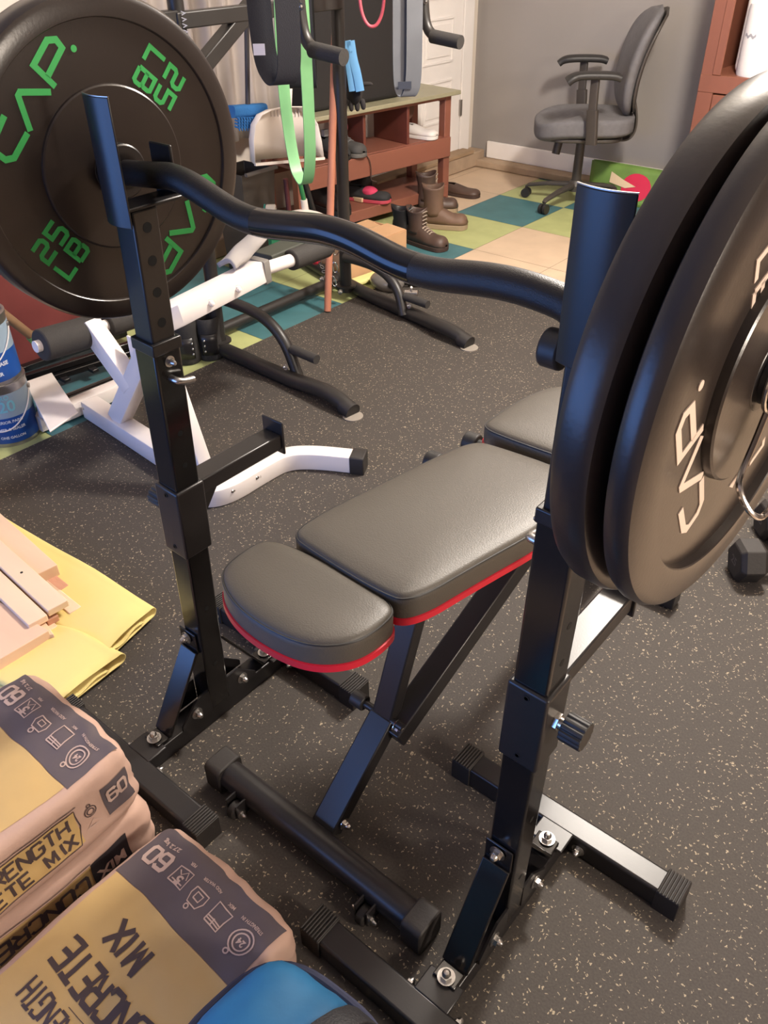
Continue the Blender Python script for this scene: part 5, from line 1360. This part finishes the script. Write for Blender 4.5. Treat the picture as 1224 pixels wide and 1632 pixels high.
for b_, nm in ((right_bag, 1), (top_bag, 2), (low_bag, 3)):   # crimped, folded-over far edge
    f = MB().grid(lambda u, v: b_.m @ (V(((-.84 + 1.68 * u) * b_.A, b_.B * .975 + .012 * v * sin(pi * u) ** .4 + .003 * noise.noise(V((u * 14, v, nm))), b_.Cz * (.25 - .65 * v) + .010 * noise.noise(V((u * 11, v * 3, nm * 5)))))), 40, 5)
    f.build('crimped_edge', kraft, b_.t, solid=.003, smooth=60)

# ================================================================ BLUE BAG at the bottom edge
def blue_bag():
    c = V((-.372, .232, .145)); t = thing('fabric_bag', 'bright blue fabric bag with black straps at the bottom edge, beside the concrete bag', 'bag', (c.x, c.y, MZ))
    bl = mat('turquoise_fabric', (12, 88, 132), .7, bump=.35, bscale=22, var=.22, vscale=7); nv = mat('navy_trim', (42, 46, 70), .8)
    def body(u, v):
        a = 2 * pi * u; b = pi * v - pi / 2; p = V((cos(b) * cos(a), cos(b) * sin(a), sin(b)))
        q = (abs(p.x) ** 3 + abs(p.y) ** 3 + abs(p.z) ** 3) ** (1 / 3); p = p / q
        w = V((p.x * .120, p.y * .110, p.z * .128)); return c + w + noise.noise_vector(w * 22) * .006
    MB().grid(body, 44, 26, True).build('bag_body', bl, t, smooth=180)
    P = [c + V((.122 * cos(a) / (abs(cos(a)) ** 3 + abs(sin(a)) ** 3) ** (1 / 3), .112 * sin(a) / (abs(cos(a)) ** 3 + abs(sin(a)) ** 3) ** (1 / 3), .055 + .012 * sin(2 * a))) for a in [2 * pi * i / 48 for i in range(48)]]
    MB().tube(P, .0065, 10, closed=True).build('piping', nv, t)
    for k, x in enumerate((.022,)):
        S_ = []
        for i in range(17):
            b = radians(-5 + 190 * i / 16); q = (abs(cos(b)) ** 3 + abs(sin(b)) ** 3) ** (1 / 3); S_.append(c + V((x + .03 * cos(b), -.114 * cos(b) / q * -1, .133 * sin(b) / q)))
        MB().sweep(S_, rrect(.004, .034, .001, 2), up=(1, 0, 0)).build('strap', mat('black_strap', (30, 30, 34), .6, bump=.4, bscale=300), t)
blue_bag()

# ================================================================ DUMBBELLS
def dumbbell(label, px, py, ang, s=1.0):
    r = .056 * s; z = r * .866 + MZ; c = W(px, py, z=z); a = radians(ang); d = V((cos(a), sin(a), 0))
    t = thing('hex_dumbbell', label, 'dumbbell', (c.x, c.y, MZ), 0, 'hex dumbbells on the mat')
    hx_ = [(r * cos(pi / 3 * i), r * sin(pi / 3 * i)) for i in range(6)]
    up = V((0, 0, 1)); x = up.cross(d); 
    for k in (0, 1):
        o = c + d * (k * .165 * s); sc = 1 if k == 0 else -1
        m = M3(((x.x, 0, d.x, o.x), (x.y, 0, d.y, o.y), (0, 1, 0, o.z), (0, 0, 0, 1)))
        vs = []; prof = [(.80, -.034), (1, -.022), (1, .022), (.80, .034)]
        for q, zz in prof: vs += [(p[0] * q, p[1] * q, zz * s) for p in hx_]
        fs = [tuple(reversed(range(6))), tuple(range(18, 24))] + [(j * 6 + i, j * 6 + (i + 1) % 6, (j + 1) * 6 + (i + 1) % 6, (j + 1) * 6 + i) for j in range(3) for i in range(6)]
        MB().add(vs, fs, m).build('head', rubber, t, bevel=.003)
        if k == 0: vs, fs = text_mesh('25', .030 * s, .0008); MB().add([(-v[0], v[1], -.0346 * s) for v in vs], fs, m).build('weight_number', mat('worn_grey', (92, 88, 84), .7), t, smooth=0)
    MB().tube([c + d * .03 * s, c + d * .075 * s, c + d * .09 * s, c + d * .135 * s], .0165 * s, 18, scale=[.85, 1.05, 1.05, .85]).build('handle', chrome, t)
dumbbell('black hex dumbbell at the right edge, nearer of the two', 1192, 893, 40)
dumbbell('black hex dumbbell behind the nearer one, half cut off by the right edge', 1232, 828, 40)
